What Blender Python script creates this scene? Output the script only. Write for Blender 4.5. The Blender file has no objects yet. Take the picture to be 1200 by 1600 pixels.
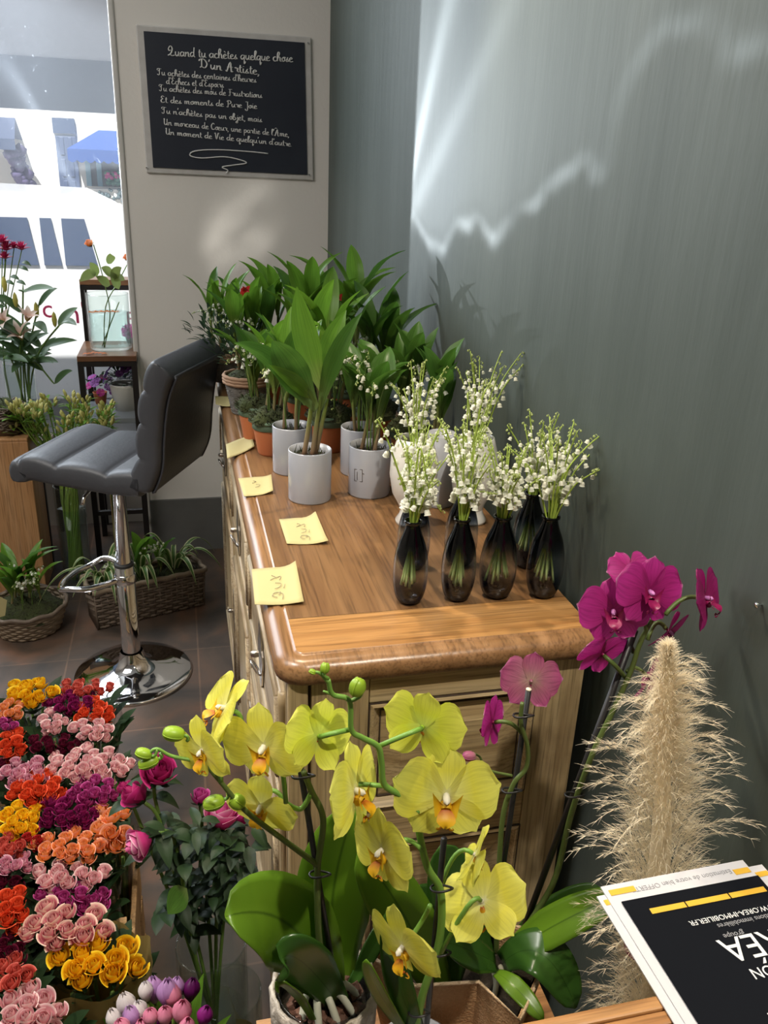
import bpy, math, random
from mathutils import Vector as V, Matrix, Quaternion
from math import pi, sin, cos, radians
random.seed(7)
S = bpy.context.scene
COL = S.collection

# ------------------------------------------------------------------ camera, world, light, exposure
F, YAW, PITCH, ROLL = 1300.6, 0.24663, 0.38696, 0.04059
CAM = V((0, 0, 1.6))
_f = V((sin(YAW) * cos(PITCH), cos(YAW) * cos(PITCH), -sin(PITCH)))
_r = V((cos(YAW), -sin(YAW), 0)); _u = _r.cross(_f)
R_ = _r * cos(ROLL) + _u * sin(ROLL); U_ = -_r * sin(ROLL) + _u * cos(ROLL)
cd = bpy.data.cameras.new('camera'); cam = bpy.data.objects.new('camera', cd); COL.objects.link(cam)
cam.matrix_world = Matrix(((R_.x, U_.x, -_f.x, 0), (R_.y, U_.y, -_f.y, 0), (R_.z, U_.z, -_f.z, CAM.z), (0, 0, 0, 1)))
cd.sensor_fit = 'VERTICAL'; cd.sensor_height = 32.0; cd.lens = F / 1600 * 32.0
cd.clip_start = 0.05; cd.clip_end = 200
S.camera = cam

S.view_settings.view_transform = 'Standard'; S.view_settings.look = 'None'
S.view_settings.exposure = 0.0; S.view_settings.gamma = 1.0; S.view_settings.use_curve_mapping = False

wd = bpy.data.worlds.new('world'); S.world = wd; wd.use_nodes = True
wn = wd.node_tree.nodes; wn.clear()
wo = wn.new('ShaderNodeOutputWorld'); wb = wn.new('ShaderNodeBackground'); ws = wn.new('ShaderNodeTexSky')
ws.sky_type = 'HOSEK_WILKIE'; ws.turbidity = 3.0; ws.sun_direction = V((-0.4, -0.45, 0.8)).normalized()
wb.inputs['Strength'].default_value = 1.1
wd.node_tree.links.new(ws.outputs[0], wb.inputs[0]); wd.node_tree.links.new(wb.outputs[0], wo.inputs[0])

def light(name, kind, loc, target, energy, color=(1, 1, 1), **kw):
    l = bpy.data.lights.new(name, kind); o = bpy.data.objects.new(name, l); COL.objects.link(o)
    o.location = loc; l.energy = energy; l.color = color
    o.rotation_euler = (V(target) - V(loc)).to_track_quat('-Z', 'Y').to_euler()
    for k, v in kw.items(): setattr(l, k, v)
    return o
S.cycles.transparent_max_bounces = 64; S.cycles.max_bounces = 10
light('sun', 'SUN', (-5, 0, 12), (-2.2, 7, 0), 9.0, (1, 0.96, 0.9), angle=0.01)
# ceiling spots of the shop and the daylight that comes in through the shopfront
light('ceiling_spot', 'SPOT', (0.10, 1.75, 2.85), (0.42, 1.02, 1.0), 112, (1, 0.85, 0.64), spot_size=radians(62), spot_blend=0.5, shadow_soft_size=0.03)
light('ceiling_spot_counter', 'SPOT', (0.50, -0.05, 2.85), (0.33, 0.78, 0.9), 135, (1, 0.92, 0.78), spot_size=radians(46), spot_blend=0.5, shadow_soft_size=0.03)
light('ceiling_spot_roses', 'SPOT', (-0.75, 0.9, 2.85), (-0.28, 1.35, 0.4), 118, (1, 0.95, 0.9), spot_size=radians(60), spot_blend=0.7, shadow_soft_size=0.08)
light('ceiling_fill', 'AREA', (-1.5, 1.5, 2.9), (-1.3, 1.9, 0), 64, (1, 0.95, 0.88), shape='RECTANGLE', size=1.6, size_y=1.6)  # added area lamp, soft interior fill from out of view
light('window_daylight', 'AREA', (-1.35, 3.85, 2.25), (-0.35, 1.9, 1.0), 62, (0.86, 0.93, 1.0), shape='RECTANGLE', size=1.6, size_y=1.1)
def patterned(o, build):
    """light pattern drawn into an added lamp: its own output varies with direction"""
    l = o.data; l.use_nodes = True; nt = l.node_tree; N = nt.nodes; L = nt.links; em = N['Emission']
    g = N.new('ShaderNodeNewGeometry'); vm = N.new('ShaderNodeVectorMath'); vm.operation = 'SCALE'; vm.inputs['Scale'].default_value = 1.0
    sp = N.new('ShaderNodeSeparateXYZ'); L.new(g.outputs['Incoming'], sp.inputs[0])
    def mth(op, a, b=None, c=None):
        m = N.new('ShaderNodeMath'); m.operation = op
        for k, x in enumerate((a, b, c)):
            if x is None: continue
            if isinstance(x, (int, float)): m.inputs[k].default_value = x
            else: L.new(x, m.inputs[k])
        return m.outputs[0]
    L.new(build(N, L, mth, sp.outputs), em.inputs['Strength'])
CARGLINT = V((-1.43, 5.5, 1.62))
def glint(N, L, m, d):
    # where each ray meets the green wall (x = .6): y, z
    ry = m('DIVIDE', d[1], d[0]); rz = m('DIVIDE', d[2], d[0]); K = .6 - CARGLINT.x
    y = m('MULTIPLY_ADD', ry, K, CARGLINT.y); z = m('MULTIPLY_ADD', rz, K, CARGLINT.z)
    cv = N.new('ShaderNodeFloatCurve'); pts = [(2.32, 1.507), (2.2, 1.49), (1.938, 1.446), (1.81, 1.51), (1.7, 1.512), (1.591, 1.503), (1.382, 1.58), (1.251, 1.624), (1.184, 1.607), (1.162, 1.693), (1.05, 1.78), (.9, 1.74), (.6, 1.8)]
    c = cv.mapping.curves[0]; P = [((y_ - .5) / 2, z_ - 1.2) for y_, z_ in sorted(pts)]
    c.points[0].location = P[0]; c.points[1].location = P[-1]
    for p in P[1:-1]: c.points.new(*p)
    cv.mapping.update()
    nz = N.new('ShaderNodeTexNoise'); nz.inputs['Scale'].default_value = 9; nz.inputs['Detail'].default_value = 5
    cb = N.new('ShaderNodeCombineXYZ'); L.new(y, cb.inputs[0]); L.new(z, cb.inputs[1]); L.new(cb.outputs[0], nz.inputs[0])
    L.new(m('MULTIPLY', m('SUBTRACT', y, .5), .5), cv.inputs[1]); b = m('ADD', cv.outputs[0], 1.2)
    dz = m('ADD', m('SUBTRACT', z, b), m('MULTIPLY_ADD', nz.outputs[0], .09, -.045))
    def gauss(x, w): q = m('DIVIDE', x, w); return m('POWER', 2.718, m('MULTIPLY', m('MULTIPLY', q, q), -1.0))
    line = m('MULTIPLY', gauss(dz, .011), m('MAXIMUM', m('MULTIPLY_ADD', nz.outputs[0], 4.2, -1.15), 0))
    above = m('MULTIPLY_ADD', m('SMOOTH_MIN', m('MAXIMUM', m('MULTIPLY_ADD', dz, 14, .5), 0), 1, .2), .62, .3)
    u = m('SUBTRACT', 2.3, y)
    s1 = m('MULTIPLY', gauss(m('SUBTRACT', m('MULTIPLY_ADD', m('MULTIPLY', u, u), -.6, m('MULTIPLY_ADD', u, 1.65, 1.5)), z), m('MULTIPLY_ADD', u, .16, .035)), 1.25)
    s2 = m('MULTIPLY', gauss(m('SUBTRACT', m('MULTIPLY_ADD', u, .62, 1.46), z), .045), .55)
    fade = gauss(m('MAXIMUM', m('SUBTRACT', u, .1), 0), .7)
    st = m('MULTIPLY', m('ADD', m('ADD', s1, s2), above), m('ADD', fade, .12))
    return m('ADD', st, m('MULTIPLY', line, 1.0))
patterned(light('car_glint_spot', 'SPOT', CARGLINT, (0.6, 1.62, 1.72), 560, (0.9, 0.97, 1.0), spot_size=radians(36), spot_blend=0.35, shadow_soft_size=0.012), glint)  # added spot above the street for reflected sun; its streaks and line are drawn
def glow(N, L, m, d):
    nz = N.new('ShaderNodeTexNoise'); nz.inputs['Scale'].default_value = 11; nz.inputs['Detail'].default_value = 2; mp = N.new('ShaderNodeMapping'); mp.inputs['Scale'].default_value = (1, 1, 2.2); mp.inputs['Rotation'].default_value = (0, .6, 0)
    cb = N.new('ShaderNodeCombineXYZ'); L.new(d[0], cb.inputs[0]); L.new(d[1], cb.inputs[1]); L.new(d[2], cb.inputs[2]); L.new(cb.outputs[0], mp.inputs[0]); L.new(mp.outputs[0], nz.inputs[0])
    return m('MAXIMUM', m('MULTIPLY_ADD', nz.outputs[0], 5, -1.7), 0)
patterned(light('wall_patch_spot', 'SPOT', (-.45, 2.45, .35), (.245, 3.5, 1.36), 26, (1, 0.96, 0.88), spot_size=radians(12), spot_blend=0.9, shadow_soft_size=0.02), glow)  # added spot near the stool, throws a soft light patch under the chalkboard

# ------------------------------------------------------------------ pixel rays of the photograph -> points on real planes
def ray(px, py): return R_ * ((px - 600) / F) - U_ * ((py - 800) / F) + _f
def at_z(px, py, z): d = ray(px, py); return CAM + d * ((z - 1.6) / d.z)
def at_y(px, py, y): d = ray(px, py); return CAM + d * (y / d.y)
def at_x(px, py, x): d = ray(px, py); return CAM + d * (x / d.x)
def depth(p): return (V(p) - CAM).dot(_f)

# ------------------------------------------------------------------ mesh helper
class MB:
    def __init__(s): s.v = []; s.f = []; s.m = []; s.uv = []
    def face(s, idx, mat=0, uv=None):
        s.f.append(tuple(idx)); s.m.append(mat); s.uv.append(uv or [(0.0, 0.0)] * len(idx))
    def grid(s, P, mat=0, closed=False, flip=False):
        b = len(s.v); n = len(P); k = len(P[0])
        for row in P: s.v.extend([tuple(p) for p in row])
        for i in range(n - 1):
            for j in range(k if closed else k - 1):
                j2 = (j + 1) % k
                a = [b + i * k + j, b + i * k + j2, b + (i + 1) * k + j2, b + (i + 1) * k + j]
                q = k if closed else k - 1
                u = [(j / q, i / (n - 1)), ((j + 1) / q, i / (n - 1)), ((j + 1) / q, (i + 1) / (n - 1)), (j / q, (i + 1) / (n - 1))]
                if flip: a.reverse(); u.reverse()
                s.face(a, mat, u)
        return b
    def tube(s, pts, r, n=8, mat=0, cap=True, flat=None):
        pts = [V(p) for p in pts]; m = len(pts)
        rs = [r] * m if not hasattr(r, '__len__') else r
        rings = []; prev = None
        for i, p in enumerate(pts):
            t = (pts[min(i + 1, m - 1)] - pts[max(i - 1, 0)])
            if t.length < 1e-9: t = V((0, 0, 1))
            t.normalize()
            if prev is None:
                a = t.orthogonal().normalized()
            else:
                a = prev - t * prev.dot(t)
                a = a.normalized() if a.length > 1e-6 else t.orthogonal().normalized()
            prev = a; c = t.cross(a)
            rings.append([p + (a * cos(2 * pi * j / n) + c * sin(2 * pi * j / n)) * rs[i] for j in range(n)])
        b = s.grid(rings, mat, closed=True, flip=False)
        if cap:
            s.face([b + j for j in range(n)][::-1], mat); s.face([b + (m - 1) * n + j for j in range(n)], mat)
    def lathe(s, prof, c=(0, 0, 0), n=24, mat=0, M=None, capb=False, capt=False, sx=1, sy=1):
        c = V(c); rows = []
        for r, z in prof:
            row = [V((r * cos(2 * pi * j / n) * sx, r * sin(2 * pi * j / n) * sy, z)) for j in range(n)]
            rows.append([(M @ p if M else p) + c for p in row])
        b = s.grid(rows, mat, closed=True)
        if capb: s.face([b + j for j in range(n)][::-1], mat)
        if capt: s.face([b + (len(prof) - 1) * n + j for j in range(n)], mat)
    def box(s, c, d, mat=0, M=None):
        c = V(c); b = len(s.v)
        for z in (-.5, .5):
            for x, y in ((-.5, -.5), (.5, -.5), (.5, .5), (-.5, .5)):
                p = V((x * d[0], y * d[1], z * d[2])); s.v.append(tuple((M @ p if M else p) + c))
        for q in ((3, 2, 1, 0), (4, 5, 6, 7), (0, 1, 5, 4), (1, 2, 6, 5), (2, 3, 7, 6), (3, 0, 4, 7)):
            s.face([b + i for i in q], mat, [(0, 0), (1, 0), (1, 1), (0, 1)])
    def bb(s, x0, x1, y0, y1, z0, z1, mat=0):
        s.box(((x0 + x1) / 2, (y0 + y1) / 2, (z0 + z1) / 2), (x1 - x0, y1 - y0, z1 - z0), mat)
    def prism(s, pts, ext, mat=0):
        b = len(s.v); n = len(pts); e = V(ext)
        s.v.extend([tuple(V(p)) for p in pts]); s.v.extend([tuple(V(p) + e) for p in pts])
        s.face(list(range(b, b + n))[::-1], mat); s.face(list(range(b + n, b + 2 * n)), mat)
        for i in range(n):
            j = (i + 1) % n; s.face([b + i, b + j, b + n + j, b + n + i], mat)
    def add(s, me, M, mat=None):
        b = len(s.v); s.v.extend([tuple(M @ V(p)) for p in me.v])
        for f, m, u in zip(me.f, me.m, me.uv): s.face([b + i for i in f], m if mat is None else mat, u)
    def mesh(s, name, mats, off=V((0, 0, 0)), smooth=True):
        me = bpy.data.meshes.new(name)
        me.from_pydata([tuple(V(p) - off) for p in s.v], [], s.f)
        if not hasattr(mats, '__len__'): mats = [mats]
        for m in mats: me.materials.append(m)
        me.polygons.foreach_set('material_index', s.m)
        me.polygons.foreach_set('use_smooth', [smooth] * len(s.f))
        ul = me.uv_layers.new(name='uv')
        flat = [c for u in s.uv for p in u for c in p]; ul.data.foreach_set('uv', flat)
        me.update(); return me
    def out(s, name, mats, parent=None, smooth=True, bevel=0, auto=None, origin=None):
        off = V((0, 0, 0))
        if parent is not None: off = world_of(parent)
        elif origin is not None: off = V(origin)
        o = bpy.data.objects.new(name, s.mesh(name, mats, off, smooth)); COL.objects.link(o)
        if parent is not None: o.parent = parent
        else: o.location = off
        if bevel:
            md = o.modifiers.new('bevel', 'BEVEL'); md.width = bevel; md.segments = 2; md.limit_method = 'ANGLE'; md.angle_limit = radians(40)
        return o
def world_of(o):
    p = V(o.location)
    while o.parent is not None: o = o.parent; p = p + V(o.location)
    return p
def tag(o, label, cat, group=None):
    o['label'] = label; o['category'] = cat
    if group: o['group'] = group
    return o
def thing(name, loc, label, cat, group=None):
    o = bpy.data.objects.new(name, None); COL.objects.link(o); o.location = loc; o.empty_display_size = .05
    return tag(o, label, cat, group)
def struct(o): o['kind'] = 'structure'; return o
def inst(name, me, M, parent, mats=None):
    """a part that shares its mesh: M is its world matrix"""
    o = bpy.data.objects.new(name, me); COL.objects.link(o); o.parent = parent
    o.matrix_local = Matrix.Translation(-world_of(parent)) @ M
    if mats:
        for i, m in enumerate(mats): o.material_slots[i].link = 'OBJECT'; o.material_slots[i].material = m
    return o
def frame(loc, z, up=V((0, 0, 1)), s=1.0):
    """matrix whose local Z points along z"""
    z = V(z).normalized(); x = V(up).cross(z)
    if x.length < 1e-4: x = V((1, 0, 0)).cross(z)
    x.normalize(); y = z.cross(x)
    return Matrix(((x.x * s, y.x * s, z.x * s, loc[0]), (x.y * s, y.y * s, z.y * s, loc[1]), (x.z * s, y.z * s, z.z * s, loc[2]), (0, 0, 0, 1)))
def bez(a, b, c, n=10):
    a, b, c = V(a), V(b), V(c)
    return [a * (1 - t) ** 2 + b * 2 * t * (1 - t) + c * t * t for t in [i / (n - 1) for i in range(n)]]
def spline(P, n=6):
    P = [V(p) for p in P]; out = []
    for i in range(len(P) - 1):
        p0 = P[max(i - 1, 0)]; p1 = P[i]; p2 = P[i + 1]; p3 = P[min(i + 2, len(P) - 1)]
        for k in range(n):
            t = k / n
            out.append(0.5 * ((2 * p1) + (p2 - p0) * t + (2 * p0 - 5 * p1 + 4 * p2 - p3) * t * t + (3 * p1 - p0 - 3 * p2 + p3) * t ** 3))
    out.append(P[-1]); return out

# ------------------------------------------------------------------ materials
def mat(name, col, rough=.5, metal=0, spec=.5, noise=None, bump=None, trans=0, coat=0, sheen=0, sss=0):
    """principled with optional colour noise (scale, amount, other colour, stretch) and bump (scale, strength, stretch)"""
    m = bpy.data.materials.new(name); m.use_nodes = True; nt = m.node_tree; N = nt.nodes; L = nt.links
    b = N['Principled BSDF']; c4 = (*col, 1)
    b.inputs['Base Color'].default_value = c4; b.inputs['Roughness'].default_value = rough; b.inputs['Metallic'].default_value = metal
    b.inputs['Specular IOR Level'].default_value = spec; b.inputs['Coat Weight'].default_value = coat
    m.diffuse_color = c4
    colsock = None
    if noise:
        tc = N.new('ShaderNodeTexCoord'); mp = N.new('ShaderNodeMapping'); tx = N.new('ShaderNodeTexNoise'); rp = N.new('ShaderNodeValToRGB')
        mp.inputs['Scale'].default_value = noise[3] if len(noise) > 3 else (1, 1, 1)
        tx.inputs['Scale'].default_value = noise[0]; tx.inputs['Detail'].default_value = 5
        rp.color_ramp.elements[0].position = .5 - .5 * (1 - noise[1]) - .0; rp.color_ramp.elements[1].position = .5 + .5 * (1 - noise[1])
        rp.color_ramp.elements[0].position = .35; rp.color_ramp.elements[1].position = .65
        rp.color_ramp.elements[0].color = c4; rp.color_ramp.elements[1].color = (*[col[i] * (1 - noise[1]) + noise[2][i] * noise[1] for i in range(3)], 1)
        L.new(tc.outputs['Object'], mp.inputs[0]); L.new(mp.outputs[0], tx.inputs[0]); L.new(tx.outputs[0], rp.inputs[0]); L.new(rp.outputs[0], b.inputs['Base Color'])
        colsock = rp.outputs[0]
    if bump:
        tc2 = N.new('ShaderNodeTexCoord'); mp2 = N.new('ShaderNodeMapping'); t2 = N.new('ShaderNodeTexNoise'); bp = N.new('ShaderNodeBump')
        mp2.inputs['Scale'].default_value = bump[2] if len(bump) > 2 else (1, 1, 1)
        t2.inputs['Scale'].default_value = bump[0]; t2.inputs['Detail'].default_value = 4; bp.inputs['Strength'].default_value = bump[1]; bp.inputs['Distance'].default_value = .01
        L.new(tc2.outputs['Object'], mp2.inputs[0]); L.new(mp2.outputs[0], t2.inputs[0]); L.new(t2.outputs[0], bp.inputs['Height']); L.new(bp.outputs[0], b.inputs['Normal'])
    if trans:
        ts = N.new('ShaderNodeBsdfTranslucent'); mx = N.new('ShaderNodeMixShader'); mx.inputs[0].default_value = trans
        ts.inputs[0].default_value = c4
        if colsock: L.new(colsock, ts.inputs[0])
        L.new(b.outputs[0], mx.inputs[1]); L.new(ts.outputs[0], mx.inputs[2]); L.new(mx.outputs[0], N['Material Output'].inputs[0])
    return m
def uvmat(name, stops, axis='V', rough=.5, trans=.3, veins=0, spec=.4, radial=None):
    """colour runs along the surface's own length (V) or width (U)"""
    m = mat(name, stops[0][1], rough, spec=spec); nt = m.node_tree; N = nt.nodes; L = nt.links; b = N['Principled BSDF']
    uv = N.new('ShaderNodeUVMap'); sp = N.new('ShaderNodeSeparateXYZ'); rp = N.new('ShaderNodeValToRGB'); L.new(uv.outputs[0], sp.inputs[0])
    L.new(sp.outputs[0 if axis == 'U' else 1], rp.inputs[0])
    el = rp.color_ramp.elements
    while len(el) < len(stops): el.new(.5)
    for e, (p, c) in zip(el, stops): e.position = p
    for e, (p, c) in zip(sorted(el, key=lambda e: e.position), sorted(stops)): e.color = (*c, 1)
    out = rp.outputs[0]
    if veins:
        tc = N.new('ShaderNodeMapping'); tx = N.new('ShaderNodeTexNoise'); mx = N.new('ShaderNodeMix'); mx.data_type = 'RGBA'; mx.blend_type = 'MULTIPLY'
        tc.inputs['Scale'].default_value = (26, 2, 1) ; L.new(uv.outputs[0], tc.inputs[0]); L.new(tc.outputs[0], tx.inputs[0]); tx.inputs['Scale'].default_value = 1; tx.inputs['Detail'].default_value = 3
        r2 = N.new('ShaderNodeValToRGB'); r2.color_ramp.elements[0].position = .35; r2.color_ramp.elements[1].position = .65
        g = 1 - veins; r2.color_ramp.elements[0].color = (g, g, g, 1); r2.color_ramp.elements[1].color = (1, 1, 1, 1)
        L.new(tx.outputs[0], r2.inputs[0]); mx.inputs[0].default_value = 1; L.new(out, mx.inputs[6]); L.new(r2.outputs[0], mx.inputs[7]); out = mx.outputs[2]
    L.new(out, b.inputs['Base Color'])
    if trans:
        ts = N.new('ShaderNodeBsdfTranslucent'); mxs = N.new('ShaderNodeMixShader'); mxs.inputs[0].default_value = trans
        L.new(out, ts.inputs[0]); L.new(b.outputs[0], mxs.inputs[1]); L.new(ts.outputs[0], mxs.inputs[2]); L.new(mxs.outputs[0], N['Material Output'].inputs[0])
    return m
def glassmat(name, tint=(1, 1, 1), refl=.12, ramp=None, rough=0.02):
    """thin glass: see-through with fresnel gloss; ramp gives dark/clear bands along the object's own height"""
    m = bpy.data.materials.new(name); m.use_nodes = True; nt = m.node_tree; N = nt.nodes; L = nt.links; N.remove(N['Principled BSDF'])
    t = N.new('ShaderNodeBsdfTransparent'); g = N.new('ShaderNodeBsdfGlossy'); fr = N.new('ShaderNodeLayerWeight'); mx = N.new('ShaderNodeMixShader')
    t.inputs[0].default_value = (*tint, 1); g.inputs['Roughness'].default_value = rough; fr.inputs[0].default_value = .5; pw = N.new('ShaderNodeMath'); pw.operation = 'POWER'; pw.inputs[1].default_value = 3.5; ml = N.new('ShaderNodeMath'); ml.operation = 'MULTIPLY'; ml.inputs[1].default_value = .55; L.new(fr.outputs['Facing'], pw.inputs[0]); L.new(pw.outputs[0], ml.inputs[0])
    ad = N.new('ShaderNodeMath'); ad.operation = 'ADD'; ad.inputs[1].default_value = refl - .04; ad.use_clamp = True; L.new(ml.outputs[0], ad.inputs[0])
    L.new(ad.outputs[0], mx.inputs[0]); L.new(t.outputs[0], mx.inputs[1]); L.new(g.outputs[0], mx.inputs[2]); L.new(mx.outputs[0], N['Material Output'].inputs[0])
    if ramp:
        uv = N.new('ShaderNodeUVMap'); sp = N.new('ShaderNodeSeparateXYZ'); rp = N.new('ShaderNodeValToRGB'); el = rp.color_ramp.elements
        L.new(uv.outputs[0], sp.inputs[0]); L.new(sp.outputs[1], rp.inputs[0])
        while len(el) < len(ramp): el.new(.5)
        for e, (p, c) in zip(el, ramp): e.position = p
        for e, (p, c) in zip(sorted(el, key=lambda e: e.position), ramp): e.color = (*c, 1)
        L.new(rp.outputs[0], t.inputs[0])
    m.diffuse_color = (*tint, .3)
    return m
def wood(name, a, b, c, axis=1, scale=10, rough=.4, coat=0, wear=None):
    m = mat(name, a, rough, coat=coat); nt = m.node_tree; N = nt.nodes; L = nt.links; bs = N['Principled BSDF']
    tc = N.new('ShaderNodeTexCoord'); mp = N.new('ShaderNodeMapping'); tx = N.new('ShaderNodeTexNoise'); rp = N.new('ShaderNodeValToRGB')
    sc = [14, 14, 14]; sc[axis] = .8; mp.inputs['Scale'].default_value = sc
    tx.inputs['Scale'].default_value = scale / 4; tx.inputs['Detail'].default_value = 8; tx.inputs['Distortion'].default_value = .6
    el = rp.color_ramp.elements; el[0].position = .3; el[0].color = (*b, 1); el[1].position = .72; el[1].color = (*c, 1); e = el.new(.5); e.color = (*a, 1)
    L.new(tc.outputs['Object'], mp.inputs[0]); L.new(mp.outputs[0], tx.inputs[0]); L.new(tx.outputs[0], rp.inputs[0]); out = rp.outputs[0]
    if wear:
        t2 = N.new('ShaderNodeTexNoise'); t2.inputs['Scale'].default_value = 9; t2.inputs['Detail'].default_value = 6; L.new(tc.outputs['Object'], t2.inputs[0])
        r2 = N.new('ShaderNodeValToRGB'); r2.color_ramp.elements[0].position = .5; r2.color_ramp.elements[1].position = .7; L.new(t2.outputs[0], r2.inputs[0])
        mx = N.new('ShaderNodeMix'); mx.data_type = 'RGBA'; mx.inputs[7].default_value = (*wear, 1); L.new(out, mx.inputs[6])
        ml = N.new('ShaderNodeMath'); ml.operation = 'MULTIPLY'; ml.inputs[1].default_value = .6; L.new(r2.outputs[0], ml.inputs[0]); L.new(ml.outputs[0], mx.inputs[0]); out = mx.outputs[2]
    mp3 = N.new('ShaderNodeMapping'); s3 = [170, 170, 170]; s3[axis] = 5; mp3.inputs['Scale'].default_value = s3; t3 = N.new('ShaderNodeTexNoise'); t3.inputs['Scale'].default_value = 1.6; t3.inputs['Detail'].default_value = 3
    r3 = N.new('ShaderNodeValToRGB'); r3.color_ramp.elements[0].position = .34; r3.color_ramp.elements[0].color = (.62, .6, .58, 1); r3.color_ramp.elements[1].position = .52; r3.color_ramp.elements[1].color = (1, 1, 1, 1)
    L.new(tc.outputs['Object'], mp3.inputs[0]); L.new(mp3.outputs[0], t3.inputs[0]); L.new(t3.outputs[0], r3.inputs[0])
    m3 = N.new('ShaderNodeMix'); m3.data_type = 'RGBA'; m3.blend_type = 'MULTIPLY'; m3.inputs[0].default_value = 1; L.new(out, m3.inputs[6]); L.new(r3.outputs[0], m3.inputs[7]); out = m3.outputs[2]
    L.new(out, bs.inputs['Base Color'])
    bp = N.new('ShaderNodeBump'); bp.inputs['Strength'].default_value = .12; bp.inputs['Distance'].default_value = .004; L.new(tx.outputs[0], bp.inputs['Height']); L.new(bp.outputs[0], bs.inputs['Normal'])
    return m

M = {}
M['white_wall'] = mat('white_plaster', (.82, .785, .74), .8, noise=(2.5, .25, (.74, .71, .67)), bump=(60, .12))
M['green_wall'] = mat('green_plaster', (.06, .077, .067), .6, noise=(1.6, .6, (.088, .109, .098), (4, 4, .7)), bump=(9, .25, (3, 3, .5)))
M['ceiling'] = mat('ceiling_paint', (.7, .69, .66), .9)
M['other_wall'] = mat('shop_wall_paint', (.42, .38, .33), .9)
M['oak'] = wood('oak_top', (.175, .088, .034), (.135, .064, .024), (.22, .117, .048), 1, 12, .38)
M['oak_end'] = wood('oak_end_board', (.36, .18, .058), (.28, .13, .04), (.44, .235, .085), 0, 12, .33)
M['oak_edge'] = wood('oak_moulded_edge', (.25, .13, .055), (.19, .095, .038), (.32, .175, .08), 1, 12, .3)
M['washed'] = wood('limed_oak', (.46, .34, .18), (.32, .22, .11), (.56, .43, .25), 2, 10, .5, wear=(.2, .13, .065))
M['washed_y'] = wood('limed_oak_rail', (.43, .33, .2), (.31, .22, .12), (.54, .44, .29), 1, 10, .45, wear=(.24, .16, .085))
M['washed_x'] = wood('limed_oak_side', (.52, .38, .2), (.38, .26, .125), (.62, .48, .28), 0, 10, .5, wear=(.24, .16, .085))
M['groove'] = mat('dark_groove', (.05, .03, .018), .8)
M['brass'] = mat('aged_metal_plate', (.6, .55, .48), .3, 1, noise=(30, .5, (.25, .2, .15)))
M['iron'] = mat('dark_iron', (.05, .045, .04), .5, .6)
M['chrome'] = mat('chrome', (.82, .82, .84), .06, 1)
M['leather'] = mat('grey_leatherette', (.06, .063, .072), .46, bump=(90, .08))
M['leather_back'] = mat('dark_leatherette', (.05, .053, .062), .42, bump=(90, .08))
M['rubber'] = mat('black_rubber', (.02, .02, .02), .6)
M['board'] = mat('chalkboard_black', (.012, .016, .03), .55, noise=(6, .5, (.022, .027, .042)))
M['board_edge'] = mat('worn_white_board_edge', (.62, .6, .58), .6, noise=(20, .5, (.45, .43, .41)))
M['chalk'] = mat('white_chalk_paint', (.75, .74, .72), .8)
M['note'] = mat('yellow_paper', (.52, .455, .215), .8, trans=.15)
M['pencil'] = mat('pencil_line', (.32, .28, .17), .9)
M['enamel'] = mat('white_enamel_pot', (.37, .38, .415), .22, coat=.3)
M['terracotta'] = mat('terracotta', (.5, .155, .055), .7, noise=(14, .4, (.4, .11, .045)))
M['verdigris'] = mat('green_rim_paint', (.12, .19, .12), .7, noise=(20, .4, (.08, .13, .08)))
M['soil'] = mat('dark_soil', (.03, .022, .014), .95, bump=(80, .8))
M['moss'] = mat('moss', (.045, .06, .014), .95, noise=(50, .7, (.02, .016, .008)), bump=(120, 1))
M['ceramic'] = mat('white_ceramic', (.66, .64, .59), .25, coat=.3)
M['basket'] = mat('grey_woven_basket', (.2, .19, .17), .85, noise=(60, .6, (.09, .085, .08)), bump=(140, .9))
M['rope'] = mat('jute_rope', (.4, .25, .16), .85, noise=(50, .5, (.28, .17, .1)))
M['wicker'] = mat('brown_wicker', (.12, .085, .058), .6, noise=(40, .6, (.2, .15, .11)))
M['wicker_pale'] = mat('pale_wicker', (.27, .2, .13), .65, noise=(40, .6, (.16, .115, .075)))
M['crate'] = wood('crate_wood', (.42, .26, .12), (.3, .17, .07), (.52, .34, .18), 2, 8, .6)
M['plank'] = wood('pine_plank', (.5, .26, .11), (.4, .19, .075), (.58, .33, .16), 2, 6, .55)
M['tabletop'] = wood('brown_table_top', (.2, .095, .045), (.14, .06, .03), (.26, .13, .065), 0, 10, .3)
M['burlap'] = mat('burlap', (.5, .3, .15), .9, noise=(240, .4, (.36, .2, .09)), bump=(300, .6))
M['burlap_edge'] = mat('burlap_stitched_edge', (.62, .44, .27), .9, bump=(300, .6))
M['glass'] = glassmat('clear_glass', (.94, .97, .96), .07)
M['pane'] = glassmat('window_glass', (.97, .985, 1), .05)
_n = M['pane'].node_tree.nodes; _l = M['pane'].node_tree.links; _t = _n.new('ShaderNodeBsdfTranslucent'); _t.inputs[0].default_value = (.85, .9, 1, 1); _m = _n.new('ShaderNodeMixShader'); _x = _n.new('ShaderNodeTexNoise'); _x.inputs['Scale'].default_value = 70; _x.inputs['Detail'].default_value = 3; _c = _n.new('ShaderNodeTexCoord'); _r = _n.new('ShaderNodeValToRGB')
_r.color_ramp.elements[0].position = .69; _r.color_ramp.elements[0].color = (.035, .035, .035, 1); _r.color_ramp.elements[1].position = .8; _r.color_ramp.elements[1].color = (.2, .2, .2, 1)  # flecks are dust; the even milky base stands in for window glare
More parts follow.
